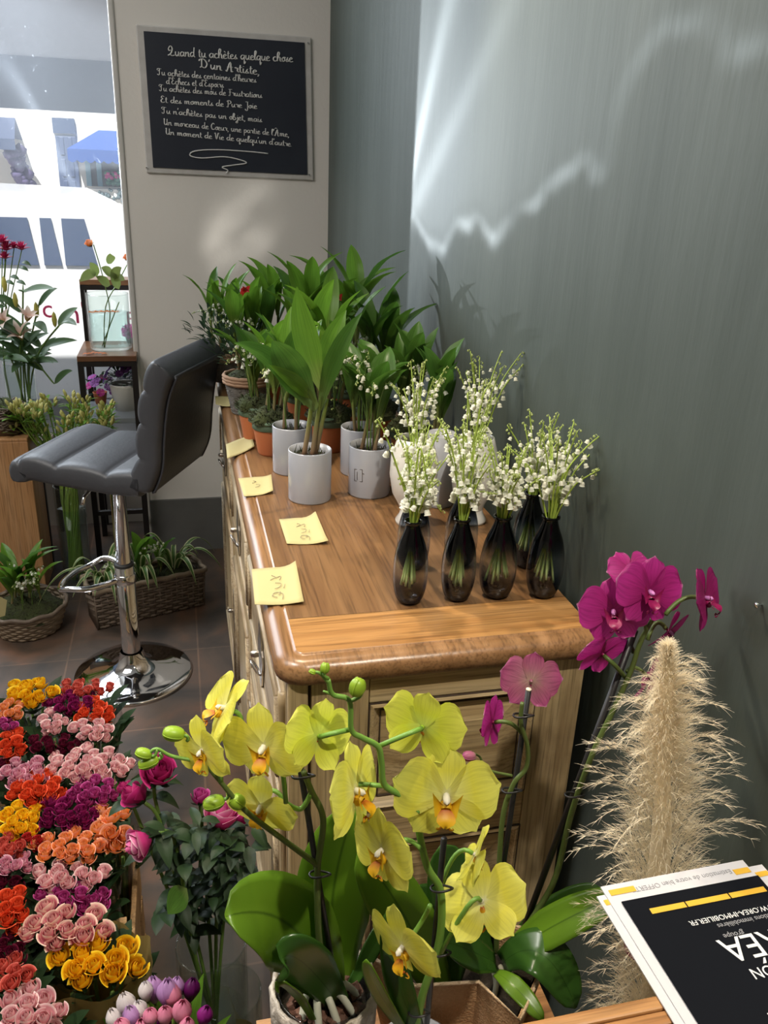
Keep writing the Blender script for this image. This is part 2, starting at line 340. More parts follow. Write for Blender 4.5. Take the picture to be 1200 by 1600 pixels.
_o = [q for q in _n if q.type == 'OUTPUT_MATERIAL'][0]; _src = _o.inputs[0].links[0].from_socket; _l.new(_c.outputs['Object'], _x.inputs[0]); _l.new(_x.outputs[0], _r.inputs[0]); _l.new(_r.outputs[0], _m.inputs[0]); _l.new(_src, _m.inputs[1]); _l.new(_t.outputs[0], _m.inputs[2]); _l.new(_m.outputs[0], _o.inputs[0])
M['water'] = glassmat('water', (.86, .93, .93), .06)
M['cello'] = glassmat('cellophane', (.93, .93, .93), .09, rough=.15)
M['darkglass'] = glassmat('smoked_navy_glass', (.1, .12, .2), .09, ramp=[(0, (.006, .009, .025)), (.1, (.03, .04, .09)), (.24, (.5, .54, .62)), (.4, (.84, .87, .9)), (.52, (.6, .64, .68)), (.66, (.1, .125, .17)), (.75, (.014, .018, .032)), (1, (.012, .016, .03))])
M['kraft'] = mat('kraft_wrap', (.28, .2, .06), .6, trans=.3)
M['silver_pot'] = mat('pebbled_silver_pot', (.55, .5, .42), .45, noise=(40, .8, (.16, .12, .09)), bump=(55, 1))
M['clear_plastic'] = glassmat('cloudy_plastic', (.75, .78, .82), .12, rough=.1)
M['bark'] = mat('orchid_bark', (.14, .06, .035), .8, noise=(50, .6, (.06, .03, .02)), bump=(60, 1))
M['root'] = mat('pale_root', (.5, .5, .4), .6)
M['stake'] = mat('black_stake', (.012, .011, .012), .4)
M['cream'] = mat('cream_tip', (.75, .66, .5), .6)
M['pampas'] = mat('pampas_fluff', (.9, .81, .63), .9, trans=.42)
M['pampas_core'] = mat('pampas_core', (.8, .68, .48), .9, noise=(60, .5, (.85, .74, .54)))
M['ribbon'] = mat('burgundy_ribbon', (.22, .03, .06), .5)
M['slate_top'] = mat('dark_counter_top', (.028, .026, .025), .5, noise=(30, .6, (.06, .055, .05)))
M['counter_edge'] = wood('counter_edge_wood', (.42, .2, .07), (.3, .13, .045), (.5, .27, .11), 0, 10, .4)
M['flyer_black'] = mat('black_print', (.007, .008, .011), .8, spec=.05)
M['paper'] = mat('white_paper', (.6, .59, .62), .6)
M['gold_print'] = mat('yellow_print', (.72, .42, .04), .5)
M['grey_print'] = mat('grey_print', (.3, .3, .32), .6)
M['white_print'] = mat('white_print', (.75, .75, .75), .5)
M['pink_print'] = mat('pink_window_letters', (.75, .12, .28), .5, trans=.5)
M['white_paint'] = mat('white_gloss_paint', (.62, .6, .57), .4)
M['tile'] = mat('dark_plinth_tile', (.12, .12, .115), .5, noise=(6, .5, (.18, .18, .17)))
M['dark_metal'] = mat('dark_table_metal', (.022, .018, .018), .45, .4)
M['grey_shelf'] = mat('grey_shelf', (.22, .24, .26), .4)
# greens
LG = [(0, (.16, .20, .035)), (.25, (.075, .16, .02)), (1, (.06, .15, .015))]
M['lily_leaf'] = uvmat('lily_of_the_valley_leaf', [(0, (.3, .36, .09)), (.3, (.16, .32, .035)), (1, (.15, .33, .03))], 'V', .38, .45, veins=.3)
M['lily_leaf_dark'] = uvmat('lily_of_the_valley_leaf_deep', [(0, (.16, .22, .06)), (.3, (.075, .18, .025)), (1, (.08, .2, .028))], 'V', .38, .4, veins=.3)
M['orchid_leaf'] = uvmat('orchid_leaf', [(0, (.11, .22, .014)), (.47, (.14, .27, .018)), (.5, (.06, .13, .01)), (.53, (.14, .27, .018)), (1, (.11, .22, .014))], 'U', .28, .35)
M['orchid_leaf_dark'] = uvmat('orchid_leaf_deep', [(0, (.03, .085, .012)), (.48, (.035, .095, .014)), (.5, (.02, .06, .008)), (.52, (.035, .095, .014)), (1, (.03, .085, .012))], 'U', .25, .2)
M['spider_leaf'] = uvmat('variegated_leaf', [(0, (.5, .52, .26)), (.14, (.5, .52, .26)), (.24, (.07, .15, .03)), (.76, (.07, .15, .03)), (.86, (.5, .52, .26)), (1, (.5, .52, .26))], 'U', .4, .3)
M['rose_leaf'] = mat('dark_rose_leaf', (.013, .033, .01), .5, spec=.3, noise=(20, .4, (.026, .052, .017)), trans=.15)
M['bush_leaf'] = mat('dark_shrub_leaf', (.03, .065, .028), .4, trans=.2)
M['pale_leaf'] = mat('pale_cut_foliage', (.17, .22, .06), .5, trans=.4)
M['lilium_leaf'] = mat('garden_lily_leaf', (.06, .12, .04), .4, trans=.3)
M['stem'] = mat('green_stem', (.1, .18, .03), .5)
M['pale_stem'] = mat('pale_green_stem', (.24, .36, .06), .45, trans=.15)
M['vase_stem'] = uvmat('cut_flower_stem', [(0, (.62, .7, .3)), (.22, (.42, .56, .09)), (1, (.32, .43, .07))], 'V', .5, .15)
M['sheath'] = uvmat('stem_sheath', [(0, (.2, .1, .06)), (.35, (.26, .2, .1)), (.7, (.2, .26, .06)), (1, (.13, .22, .03))], 'V', .5, .2)
M['spike'] = mat('orchid_spike', (.09, .13, .03), .45)
M['spike_lime'] = mat('orchid_spike_lime', (.16, .32, .05), .45)
M['bud'] = mat('orchid_bud_green', (.3, .46, .03), .4, trans=.2)
M['bell'] = mat('white_bell_flower', (.78, .78, .66), .5, trans=.3)
M['bell_bud'] = mat('green_white_bud', (.52, .6, .22), .5, trans=.3)
# orchid petals: own colour runs from throat to rim
YP = [(0, (.84, .82, .56)), (.12, (.82, .8, .25)), (.5, (.82, .77, .085)), (1, (.82, .81, .16))]
M['yellow_petal'] = uvmat('yellow_orchid_petal', YP, 'V', .5, .42, veins=.14)
M['yellow_back'] = uvmat('green_yellow_orchid_petal', [(0, (.62, .72, .16)), (.4, (.7, .75, .06)), (1, (.8, .8, .12))], 'V', .5, .42, veins=.14)
M['yellow_lip'] = uvmat('orange_yellow_lip', [(0, (.45, .1, .01)), (.35, (.72, .38, .01)), (1, (.78, .5, .02))], 'V', .45, .3)
M['column'] = mat('white_orchid_column', (.75, .7, .55), .4, trans=.2)
M['magenta_petal'] = uvmat('magenta_orchid_petal', [(0, (.3, .01, .12)), (.5, (.42, .02, .2)), (.93, (.48, .03, .25)), (1, (.7, .3, .5))], 'V', .45, .35, veins=.3)
M['magenta_back'] = uvmat('dusty_pink_orchid_petal', [(0, (.55, .38, .3)), (.4, (.5, .17, .25)), (.93, (.45, .08, .22)), (1, (.7, .3, .5))], 'V', .45, .35, veins=.35)
M['magenta_dark'] = uvmat('dark_magenta_orchid_petal', [(0, (.3, .02, .12)), (.5, (.26, .006, .1)), (1, (.3, .015, .14))], 'V', .45, .25, veins=.3)
M['magenta_lip'] = mat('deep_magenta_lip', (.24, .004, .07), .4)
M['pink_column'] = mat('pink_orchid_column', (.55, .2, .5), .4)

# ------------------------------------------------------------------ setting
b = MB(); b.bb(-3.2, .72, -1.6, 4.02, -.1, 0)
fl = struct(b.out('floor', None or mat('tmp', (1, 1, 1)), smooth=False))
fm = bpy.data.materials.new('slate_tiles'); fm.use_nodes = True; N = fm.node_tree.nodes; L = fm.node_tree.links
br = N.new('ShaderNodeTexBrick'); tc = N.new('ShaderNodeTexCoord'); nz = N.new('ShaderNodeTexNoise'); rp = N.new('ShaderNodeValToRGB'); mx = N.new('ShaderNodeMix'); bp = N.new('ShaderNodeBump')
br.offset = .0; br.inputs['Scale'].default_value = 1; br.inputs['Brick Width'].default_value = .44; br.inputs['Row Height'].default_value = .44; br.inputs['Mortar Size'].default_value = .003
br.inputs['Color1'].default_value = (1, 1, 1, 1); br.inputs['Color2'].default_value = (.8, .8, .8, 1); br.inputs['Mortar'].default_value = (1.5, 1.4, 1.3, 1)
nz.inputs['Scale'].default_value = 4.2; nz.inputs['Detail'].default_value = 9; nz.inputs['Distortion'].default_value = .8
el = rp.color_ramp.elements; el[0].position = .36; el[0].color = (.048, .038, .031, 1); el[1].position = .68; el[1].color = (.15, .078, .046, 1); e = el.new(.52); e.color = (.088, .06, .043, 1)
mx.data_type = 'RGBA'; mx.blend_type = 'MULTIPLY'; mx.inputs[0].default_value = 1
L.new(tc.outputs['Object'], br.inputs[0]); L.new(tc.outputs['Object'], nz.inputs[0]); L.new(nz.outputs[0], rp.inputs[0]); L.new(rp.outputs[0], mx.inputs[6]); L.new(br.outputs[0], mx.inputs[7])
pb = N['Principled BSDF']; L.new(mx.outputs[2], pb.inputs['Base Color']); pb.inputs['Roughness'].default_value = .5
bp.inputs['Strength'].default_value = .25; bp.inputs['Distance'].default_value = .01; L.new(nz.outputs[0], bp.inputs['Height']); L.new(bp.outputs[0], pb.inputs['Normal'])
fl.data.materials[0] = fm

b = MB(); b.bb(.6, .72, -1.6, 4.02, 0, 2.95); struct(b.out('wall_right', M['green_wall'], smooth=False))
b = MB(); b.bb(-.168, .6, 3.5, 4.02, 0, 2.95); struct(b.out('wall_back', M['white_wall'], smooth=False))
b = MB(); b.bb(-.168, .6, 3.486, 3.5, 0, .245); struct(b.out('baseboard_back', M['tile'], smooth=False))
b = MB(); b.bb(-.19, -.168, 3.492, 3.58, 0, 2.9); struct(b.out('trim_1', M['white_paint'], smooth=False, bevel=.006))
b = MB(); b.bb(-3.2, -.168, 3.86, 4.02, 0, .26); struct(b.out('baseboard_window', M['other_wall'], smooth=False))
b = MB(); b.bb(-3.2, -.168, 3.86, 4.02, 2.75, 2.95); struct(b.out('wall_lintel', M['other_wall'], smooth=False))
b = MB(); b.bb(-3.3, -3.2, -1.6, 4.02, 0, 2.95); struct(b.out('wall_left', M['other_wall'], smooth=False))
b = MB(); b.bb(-3.2, .72, -1.7, -1.6, 0, 2.95); struct(b.out('wall_front', M['other_wall'], smooth=False))
b = MB(); b.bb(-3.3, .72, -1.7, 4.02, 2.95, 3.05); struct(b.out('ceiling', M['ceiling'], smooth=False))
w = MB(); w.bb(-3.2, -.168, 3.915, 3.923, .26, 2.75); wo_ = struct(w.out('window_1', M['pane'], smooth=False))
w = MB()
for x in (-1.35, -2.4): w.bb(x - .02, x + .02, 3.9, 3.94, .26, 2.75)
w.bb(-3.2, -.168, 3.89, 3.95, .26, .29); w.bb(-3.2, -.168, 3.9, 3.94, 2.71, 2.75)
w.out('window_frame', M['white_paint'], wo_, smooth=False)

# ------------------------------------------------------------------ outside the window
M['street'] = mat('pale_paving', (.5, .48, .45), .9)
M['facade'] = mat('cream_facade', (.72, .7, .66), .9)
M['blue_door'] = mat('grey_blue_door_paint', (.06, .085, .16), .5)
M['blue_cloth'] = mat('bright_blue_canvas', (.005, .05, .24), .8)
M['navy_cloth'] = mat('slate_blue_canvas', (.05, .07, .13), .8)
M['grey_cloth'] = mat('grey_awning_canvas', (.4, .4, .42), .9, trans=.25)
M['grey_valance'] = mat('grey_awning_valance', (.16, .17, .19), .9, trans=.1)
M['car_paint'] = mat('white_car_paint', (.75, .75, .75), .3, coat=.5)
M['car_glass'] = mat('dark_car_glass', (.06, .085, .15), .15)
M['shop_glass'] = mat('shop_window_dark', (.08, .09, .1), .3)
M['blue_frame'] = mat('pale_blue_shop_frame', (.2, .34, .4), .6)
b = MB(); b.bb(-9, 5, 4.02, 22, -.3, -.2); struct(b.out('street', M['street'], smooth=False))
b = MB(); b.bb(-9, 5, 14, 22, -.2, .72); struct(b.out('street_terrace', M['street'], smooth=False))
FY = 20.0
b = MB(); b.bb(-9, 5, FY, FY + .3, .7, 6.5); struct(b.out('wall_facade', M['facade'], smooth=False))
def fq(px0, py0, px1, py1, y): a = at_y(px0, py0, y); c = at_y(px1, py1, y); return a.x, c.x, c.z, a.z
x0, x1, z0, z1 = fq(86, 212, 128, 318, FY - .05)
d = struct(MB().out('door_1', M['blue_door'])) if False else None
b = MB(); b.bb(x0, x1, FY - .08, FY, .72, z1)
d = struct(b.out('door_1', M['blue_door'], smooth=False, bevel=.01))
b = MB()
for k in range(3):
    zz = .85 + k * .42
    b.bb(x0 + .08, (x0 + x1) / 2 - .04, FY - .1, FY - .08, zz, zz + .34); b.bb((x0 + x1) / 2 + .04, x1 - .08, FY - .1, FY - .08, zz, zz + .34)
b.out('door_panel', M['blue_door'], d, smooth=False, bevel=.02)
b = MB(); b.bb(x0 - .03, x1, FY - .07, FY, z1 + .05, z1 + .34); b.out('door_transom', M['car_glass'], d, smooth=False)
# blue awning with a shop window under it
x0, x1, z0, z1 = fq(106, 212, 232, 256, FY - .7)
aw = thing('shop_awning', (x0, FY, z0), 'bright blue scalloped canvas awning over the shop across the street', 'awning')
b = MB(); xa = x0 + .55
b.grid([[V((xa, FY, z1 + .15)), V((x1 + .5, FY, z1 + .15))], [V((x0, FY - 1.1, z0 + .22)), V((x1 + .5, FY - 1.1, z0 + .22))]], 0)
b.grid([[V((xa, FY, z1 + .15)), V((xa, FY, z1 + .15))], [V((x0, FY, z0 + .22)), V((x0, FY - 1.1, z0 + .22))]], 0)
b.out('canopy', M['blue_cloth'], aw, smooth=False)
b = MB(); row0 = []; row1 = []
n = 60
for i in range(n + 1):
    x = x0 + (x1 + .5 - x0) * i / n
    row0.append(V((x, FY - 1.1, z0 + .22))); row1.append(V((x, FY - 1.1, z0 + .02 - .05 * abs(sin(pi * i / 5)))))
b.grid([row0, row1], 0); b.out('valance', M['blue_cloth'], aw, smooth=False)
x0, x1, z0, z1 = fq(137, 256, 206, 293, FY - .05)
sw = struct(MB.out(b, 'tmpx', M['shop_glass'])) if False else None
b = MB(); b.bb(x0, x1 + .6, FY - .04, FY, z0, z1 + .2); sw = struct(b.out('window_2', M['shop_glass'], smooth=False))
b = MB()
for x in (x0, x0 + .22, (x0 + x1) / 2 + .25, x1): b.bb(x - .05, x + .05, FY - .08, FY - .04, z0, z1 + .2)
b.out('window_frame', M['blue_frame'], sw, smooth=False)
b = MB()
for i in range(26):
    p = V((random.uniform(x0 + .35, x1 + .1), FY - .1, random.uniform(z0 + .05, z0 + .3))); b.lathe([(.0, -.05), (.06, -.02), (.06, .03), (0, .06)], p, 7, random.choice((0, 1, 1)))
tag(b.out('window_flower_display', [mat('far_pink', (.7, .08, .3), .6), mat('far_green', (.12, .3, .2), .6)], origin=(x0, FY, z0)), 'pink and green flowers in the shop window under the blue awning', 'flowers')
# dark awning at the far left
x0, x1, z0, z1 = fq(-60, 178, 30, 235, FY - .6)
aw = thing('side_awning', (x1, FY, z0), 'slate blue awning at the edge of the window view beyond the car', 'awning')
b = MB(); b.grid([[V((x0, FY, z1)), V((x1 - .1, FY, z1))], [V((x0, FY - 1.0, z0 + .2)), V((x1, FY - 1.0, z0 + .2))]], 0); b.grid([[V((x1 - .1, FY, z1)), V((x1 - .1, FY, z1))], [V((x1, FY - 1.0, z0 + .2)), V((x1, FY, z0 + .2))]], 0)
b.out('canopy', M['navy_cloth'], aw, smooth=False)
b = MB(); b.bb(x0, x1, FY - 1.02, FY - 1.0, z0, z0 + .2); b.out('valance', M['navy_cloth'], aw, smooth=False)
# purple shrub climbing beside it
b = MB()
for i in range(70):
    t = random.random(); p = at_y(24 + 20 * t + random.uniform(-9, 9) * (1 - .3 * t), 232 + 58 * t, FY - .3); p.y += random.uniform(-.4, -.05)
    s_ = random.uniform(.07, .16); b.lathe([(0, -s_), (s_ * .8, -s_ * .4), (s_, .2 * s_), (0, s_)], p, 6)
tag(b.out('climbing_shrub', mat('dusky_purple_foliage', (.1, .08, .17), .8), origin=at_y(40, 296, FY)), 'dusky purple shrub climbing the pale house wall across the street', 'shrub')
# planter at the shop window foot
x0, x1, z0, z1 = fq(140, 294, 196, 328, FY - .5)
pl_ = thing('street_planter', (x0, FY - .5, .72), 'pale planter with trailing grey green leaves under the shop window', 'planter')
b = MB(); b.bb(x0, x1, FY - .75, FY - .35, .72, max(z1, .95)); b.out('trough', M['facade'], pl_, smooth=False)
b = MB()
for i in range(40):
    p = V((random.choice((.45, .8)) * (x1 - x0) + x0 + random.uniform(-.12, .12), FY - .78, random.uniform(.75, max(z1, .95)))); s_ = random.uniform(.03, .06); b.lathe([(0, -s_), (s_, 0), (0, s_)], p, 5)
b.out('leaves', mat('grey_green_far', (.1, .14, .15), .8), pl_)

# car parked outside
def build_car():
    cy = 6.0; p0 = at_y(0, 340, cy); p1 = at_y(140, 420, cy)
    zt, zb = p0.z + .01, p1.z
    r = thing('parked_car', (p0.x - .2, cy, -.2), 'white car parked in the sun right outside the shop window', 'car')
    X0, X1 = p0.x - 1.6, p1.x + 1.0
    # side profile, extruded across the car's width with a tumblehome in the cabin
    prof = [(X0, .05), (X0, .62), (X0 + .1, zb), (X0 + .5, zt + .1), (X0 + 1.0, zt + .16), (p1.x - .12, zt + .14), (p1.x + .1, zt + .04), (p1.x + .42, zb + .02), (X1 - .1, zb - .12), (X1, .55), (X1, .05)]
    b = MB(); rows = []
    for yy, ins in ((cy, 0), (cy + 1.7, 0)):
        rows.append([V((x, yy, z)) for x, z in prof])
    b.grid(rows, 0, closed=True); k = len(prof)
    b.face(list(range(k))[::-1]); b.face(list(range(k, 2 * k)))
    b.out('body', M['car_paint'], r, smooth=False, bevel=.04)
    for q, (pa, pb) in enumerate((((-190, 344), (52, 420)), ((62, 342), (88, 418)), ((96, 344), (139, 420)))):
        a = at_y(pa[0], pa[1], cy); c = at_y(pb[0], pb[1], cy)
        b = MB(); z_a, z_c = zt - .005, zb + .02
        yA, yC = cy - .004, cy - .004
        sl = .04 if q < 2 else .06
        b.prism([V((a.x, yC, z_c)), V((c.x + sl, yC, z_c)), V((c.x - .0, yA, z_a)), V((a.x, yA, z_a))], (0, -.01, 0))
        b.out('side_window', M['car_glass'], r, smooth=False)
    for wx in (X0 + .6, X1 - .6):
        b = MB(); Mx = Matrix.Rotation(pi / 2, 3, 'X')
        b.lathe([(.2, -.09), (.3, -.09), (.31, 0), (.3, .09), (.2, .09)], V((wx, cy + .07, .11)), 24, 0, Mx, True, True); b.out('wheel', M['rubber'], r)
build_car()
# the shop's own awning seen from below through the pane
r = thing('shopfront_awning', (-1.2, 4.02, 2.4), 'grey awning hanging over the shopfront outside the window', 'awning')
b = MB(); b.grid([[V((-3.4, 4.03, 2.75)), V((.3, 4.03, 2.75))], [V((-3.4, 5.0, 2.07)), V((.3, 5.0, 2.07))]]); b.out('canopy', M['grey_cloth'], r, smooth=False)
b = MB(); b.bb(-3.4, .3, 4.98, 5.0, 1.83, 2.07); b.out('valance', M['grey_valance'], r, smooth=False)
# letters on the pane, seen from behind
def text_mesh(body, size, M4, name, mt, parent=None, ext=.0006, shear=0, align='LEFT', origin=None):
    c = bpy.data.curves.new('t', 'FONT'); c.body = body; c.size = size; c.extrude = ext; c.shear = shear; c.align_x = align; c.resolution_u = 3
    o = bpy.data.objects.new('t', c); COL.objects.link(o)
    dg = bpy.context.evaluated_depsgraph_get(); me = bpy.data.meshes.new_from_object(o.evaluated_get(dg))
    bpy.data.objects.remove(o); bpy.data.curves.remove(c)
    off = world_of(parent) if parent else V(origin)
    me.transform(Matrix.Translation(-off) @ M4); me.materials.clear(); me.materials.append(mt); me.name = name
    q = bpy.data.objects.new(name, me); COL.objects.link(q)
    if parent: q.parent = parent
    else: q.location = off
    return q
for ch, px, py, hh in (('c', 66, 496, .075), ("n'", 103, 505, .085), ('E', 197, 509, .06)):
    p = at_y(px, py, 3.912); text_mesh(ch, hh * 1.5, Matrix.Translation(p) @ Matrix.Rotation(pi / 2, 4, 'X'), 'window_lettering', M['pink_print'], wo_)

# ------------------------------------------------------------------ chalkboard
STROKES = {  # handwriting: x-height 1, ascender 2.1, descender -1; strokes split by |
 'a': (1.0, '.75,.85 .35,1 .05,.5 .3,0 .7,.4|.78,1 .72,.2 1.0,.05'), 'b': (.9, '0,.3 .5,1.6 .3,2.1 .15,1.5 .12,.1 .5,0 .75,.5 .45,.9'), 'c': (.8, '.65,.85 .35,1 .05,.5 .3,0 .75,.15'),
 'd': (1.05, '.75,.85 .35,1 .05,.5 .3,0 .7,.45|.85,2.1 .75,.2 1.05,.05'), 'e': (.8, '.08,.45 .6,.65 .4,1 .08,.6 .25,0 .8,.15'), 'f': (.7, '0,.3 .6,1.7 .4,2.1 .25,1.5 .25,-.9|0,.9 .6,.95'),
 'h': (1.0, '.1,.4 .55,1.7 .35,2.1 .15,1.5 .12,0|.12,.5 .5,1 .7,.7 .7,.1 1.0,.05'), 'i': (.45, '.15,1 .15,.15 .45,.05|.2,1.4 .22,1.5'), 'j': (.5, '.3,1 .3,-.7 .1,-1 -.1,-.7 .5,.1|.32,1.4 .34,1.5'),
 'l': (.5, '.0,.3 .45,1.7 .3,2.1 .15,1.5 .15,.2 .5,.05'), 'm': (1.4, '.1,1 .1,0|.1,.6 .4,1 .5,.7 .5,0|.5,.6 .85,1 1.0,.7 1.0,.1 1.4,.05'), 'n': (1.0, '.1,1 .1,0|.1,.5 .5,1 .68,.7 .68,.1 1.0,.05'),
 'o': (.85, '.4,1 .08,.6 .3,0 .7,.4 .45,1 .85,.85'), 'p': (.95, '.15,1 .12,-1|.13,.6 .5,1 .75,.5 .45,0 .12,.15'), 'q': (1.0, '.75,.85 .35,1 .05,.5 .3,0 .7,.5|.78,1 .72,-1 1.0,-.4'), 'r': (.75, '.05,.9 .2,1.05 .3,.85 .6,.9 .5,.3 .75,.05'),
 's': (.75, '.05,.1 .45,1 .3,.6 .55,.25 .3,0 .1,.1|.5,.1 .75,.1'), 't': (.6, '.25,1.7 .22,.2 .6,.05|0,1.15 .55,1.2'), 'u': (1.0, '.1,1 .1,.3 .35,0 .7,.5|.72,1 .7,.15 1.0,.05'), 'v': (.85, '.05,1 .3,0 .7,1 .85,.9'),
 'x': (.8, '.05,1 .7,0|.7,1 .05,0'), 'g': (.95, '.75,.85 .35,1 .05,.5 .3,.1 .7,.5|.78,1 .7,-.7 .3,-1 .1,-.6'), ',': (.4, '.15,.1 .2,-.1 .05,-.4'), "'": (.35, '.2,2.1 .1,1.6'), '.': (.4, '.12,.05 .18,.08'), ' ': (.62, ''),
 'Q': (1.5, '.2,1.5 .6,2.2 1.0,1.6 .7,.6 .1,.05 .4,.3 .9,.05 1.4,.2|.2,1.5 .35,1.1 .6,1.3'), 'D': (1.5, '.4,2 .35,.2|.1,.1 .35,.35 .9,.1 1.3,1.0 .8,2.0 .1,1.9 .0,1.5'), 'A': (1.5, '.0,.2 .2,0 .8,2.1 .95,0 1.2,.1|.2,.9 1.2,1.0'), 'T': (1.15, '.0,1.5 .2,2.0 1.1,1.9|.6,1.9 .55,.3 .3,0 .0,.3|.2,1.2 .5,1.5'),
 'E': (1.1, '.9,1.8 .5,2.1 .25,1.6 .55,1.2 .15,.7 .4,0 1.0,.3'), 'F': (1.1, '.1,2 1.1,2|.5,2 .45,.1 .1,.1|.2,1.1 .9,1.15'), 'P': (1.2, '.4,1.9 .35,0 .05,.1|.1,1.7 .6,2.1 1.1,1.6 .8,1.0 .4,1.0'), 'J': (.9, '.2,2 .9,2|.7,2 .65,-.5 .3,-.8 .1,-.3'), 'U': (1.2, '.05,1.8 .25,2 .2,.5 .5,0 .9,.6|.95,2 .9,.2 1.2,.05'),
 'C': (1.1, '.9,1.7 .6,2.1 .1,1.1 .4,0 1.0,.3'), 'V': (1.1, '.0,1.8 .2,2 .45,0 .9,2 1.1,1.9')}
def handwrite(b, txt, P, ux, uz, h, r, nrm, curl=True):
    """draws txt from P; ux along the line, uz up, h = x-height"""
    x = 0
    for ch in txt:
        acc = None
        base = {'è': 'e', 'é': 'e', 'œ': 'e', 'Â': 'A', 'É': 'E', 'ê': 'e'}.get(ch, ch)
        if ch in 'èéêÂÉ': acc = ch
        w_, s_ = STROKES[base]
        if ch == 'œ':
            for st in STROKES['o'][1].split('|'):
                pts = [tuple(map(float, q.split(','))) for q in st.split()]
                b.tube([P + ux * (x + p.x) * h * .62 + uz * p.y * h for p in spline([V((a, c, 0)) for a, c in pts], 4)], r, 4)
            x += .75
        for st in s_.split('|'):
            if not st: continue
            pts = [tuple(map(float, q.split(','))) for q in st.split()]
            b.tube([P + ux * (x + p.x) * h * .62 + uz * p.y * h for p in spline([V((a, c, 0)) for a, c in pts], 4)], r, 4)
        if acc:
            y0 = 2.3 if ch in 'ÂÉ' else 1.3
            q = {'è': [(.2, y0 + .35), (.5, y0)], 'é': [(.2, y0), (.5, y0 + .35)], 'É': [(.4, y0), (.7, y0 + .3)]}.get(ch, [(.1, y0), (.4, y0 + .3), (.7, y0)])
            b.tube([P + ux * (x + a) * h * .62 + uz * c * h for a, c in q], r, 4)
        x += w_
    return x * h * .62
def chalkboard():
    yb = 3.5
    TL, TR, BR, BL = [at_y(*q, yb - .012) for q in ((212, 38), (486, 58), (490, 282), (229, 270))]
    r = thing('chalkboard', ((BL + BR) / 2), 'black chalkboard with white French handwriting on the white wall', 'chalkboard')
    def q4(i, t, e):  # inset quad
        c = (TL + TR + BR + BL) / 4
        return [p + (c - p).normalized() * i for p in (BL, BR, TR, TL)]
    b = MB(); pts = [p for p in q4(0, 0, 0)]; b.prism(pts, (0, .011, 0)); b.out('border', M['board_edge'], r, smooth=False, bevel=.004)
    b = MB(); pts = [p - V((0, .004, 0)) for p in q4(.032, 0, 0)]; b.prism(pts, (0, .006, 0)); b.out('writing_surface', M['board'], r, smooth=False)
    ux = (TR - TL).normalized(); uz = V((0, 0, 1))
    lines = [('Quand tu achètes quelque chose', 262, 87, 458, 97, 2.0), ("D'un Artiste,", 312, 106, 406, 117, 2.0), ("Tu achètes des centaines d'heures", 246, 117, 401, 129, 1.35), ("d'Échecs et d'Espoirs", 260, 131, 350, 137, 1.3), ('Tu achètes des mois de Frustrations', 249, 142, 410, 153, 1.3), ('Et des moments de Pure Joie', 251, 160, 402, 170, 1.35), ("Tu n'achètes pas un objet, mais", 253, 177, 410, 191, 1.35), ("Un morceau de Cœur, une partie de l'Âme,", 256, 195, 452, 214, 1.35), ("Un moment de Vie de quelqu'un d'autre.", 259, 210, 457, 229, 1.35)]
    for txt, x0, y0, x1, y1, wgt in lines:
        a = at_y(x0, y0, yb - .019); c = at_y(x1, y1, yb - .019)
        t = MB(); wd_ = handwrite(t, txt, V((0, 0, 0)), V((1, 0, 0)), V((0, 0, 1)), 1, .1, None)
        Lh = (c - a).length; k = Lh / wd_; h = k
        hx = {2.0: .0145, 1.35: .0105, 1.3: .0105}[wgt]
        d = (c - a).normalized()
        b = MB(); b.v = [tuple(a + d * p[0] * k + V((0, p[1] * .011, p[2] * hx))) for p in t.v]; b.f = t.f; b.m = t.m; b.uv = t.uv
        b.out('lettering', M['chalk'], r)
    fl_ = [(419, 240), (390, 237), (340, 234), (305, 236), (297, 243), (315, 247), (350, 245), (376, 250), (385, 255), (365, 258), (347, 261), (356, 266), (353, 271)]
    b = MB(); b.tube(spline([at_y(x, y, yb - .019) for x, y in fl_], 5), .0022, 5); b.out('flourish', M['chalk'], r)
    for q in ((229, 262), (483, 273), (481, 67)):
        b = MB(); b.lathe([(0, -.004), (.003, -.003), (.003, .003)], at_y(*q, yb - .018), 8, 0, Matrix.Rotation(pi / 2, 3, 'X')); b.out('screw', M['chrome'], r)
chalkboard()

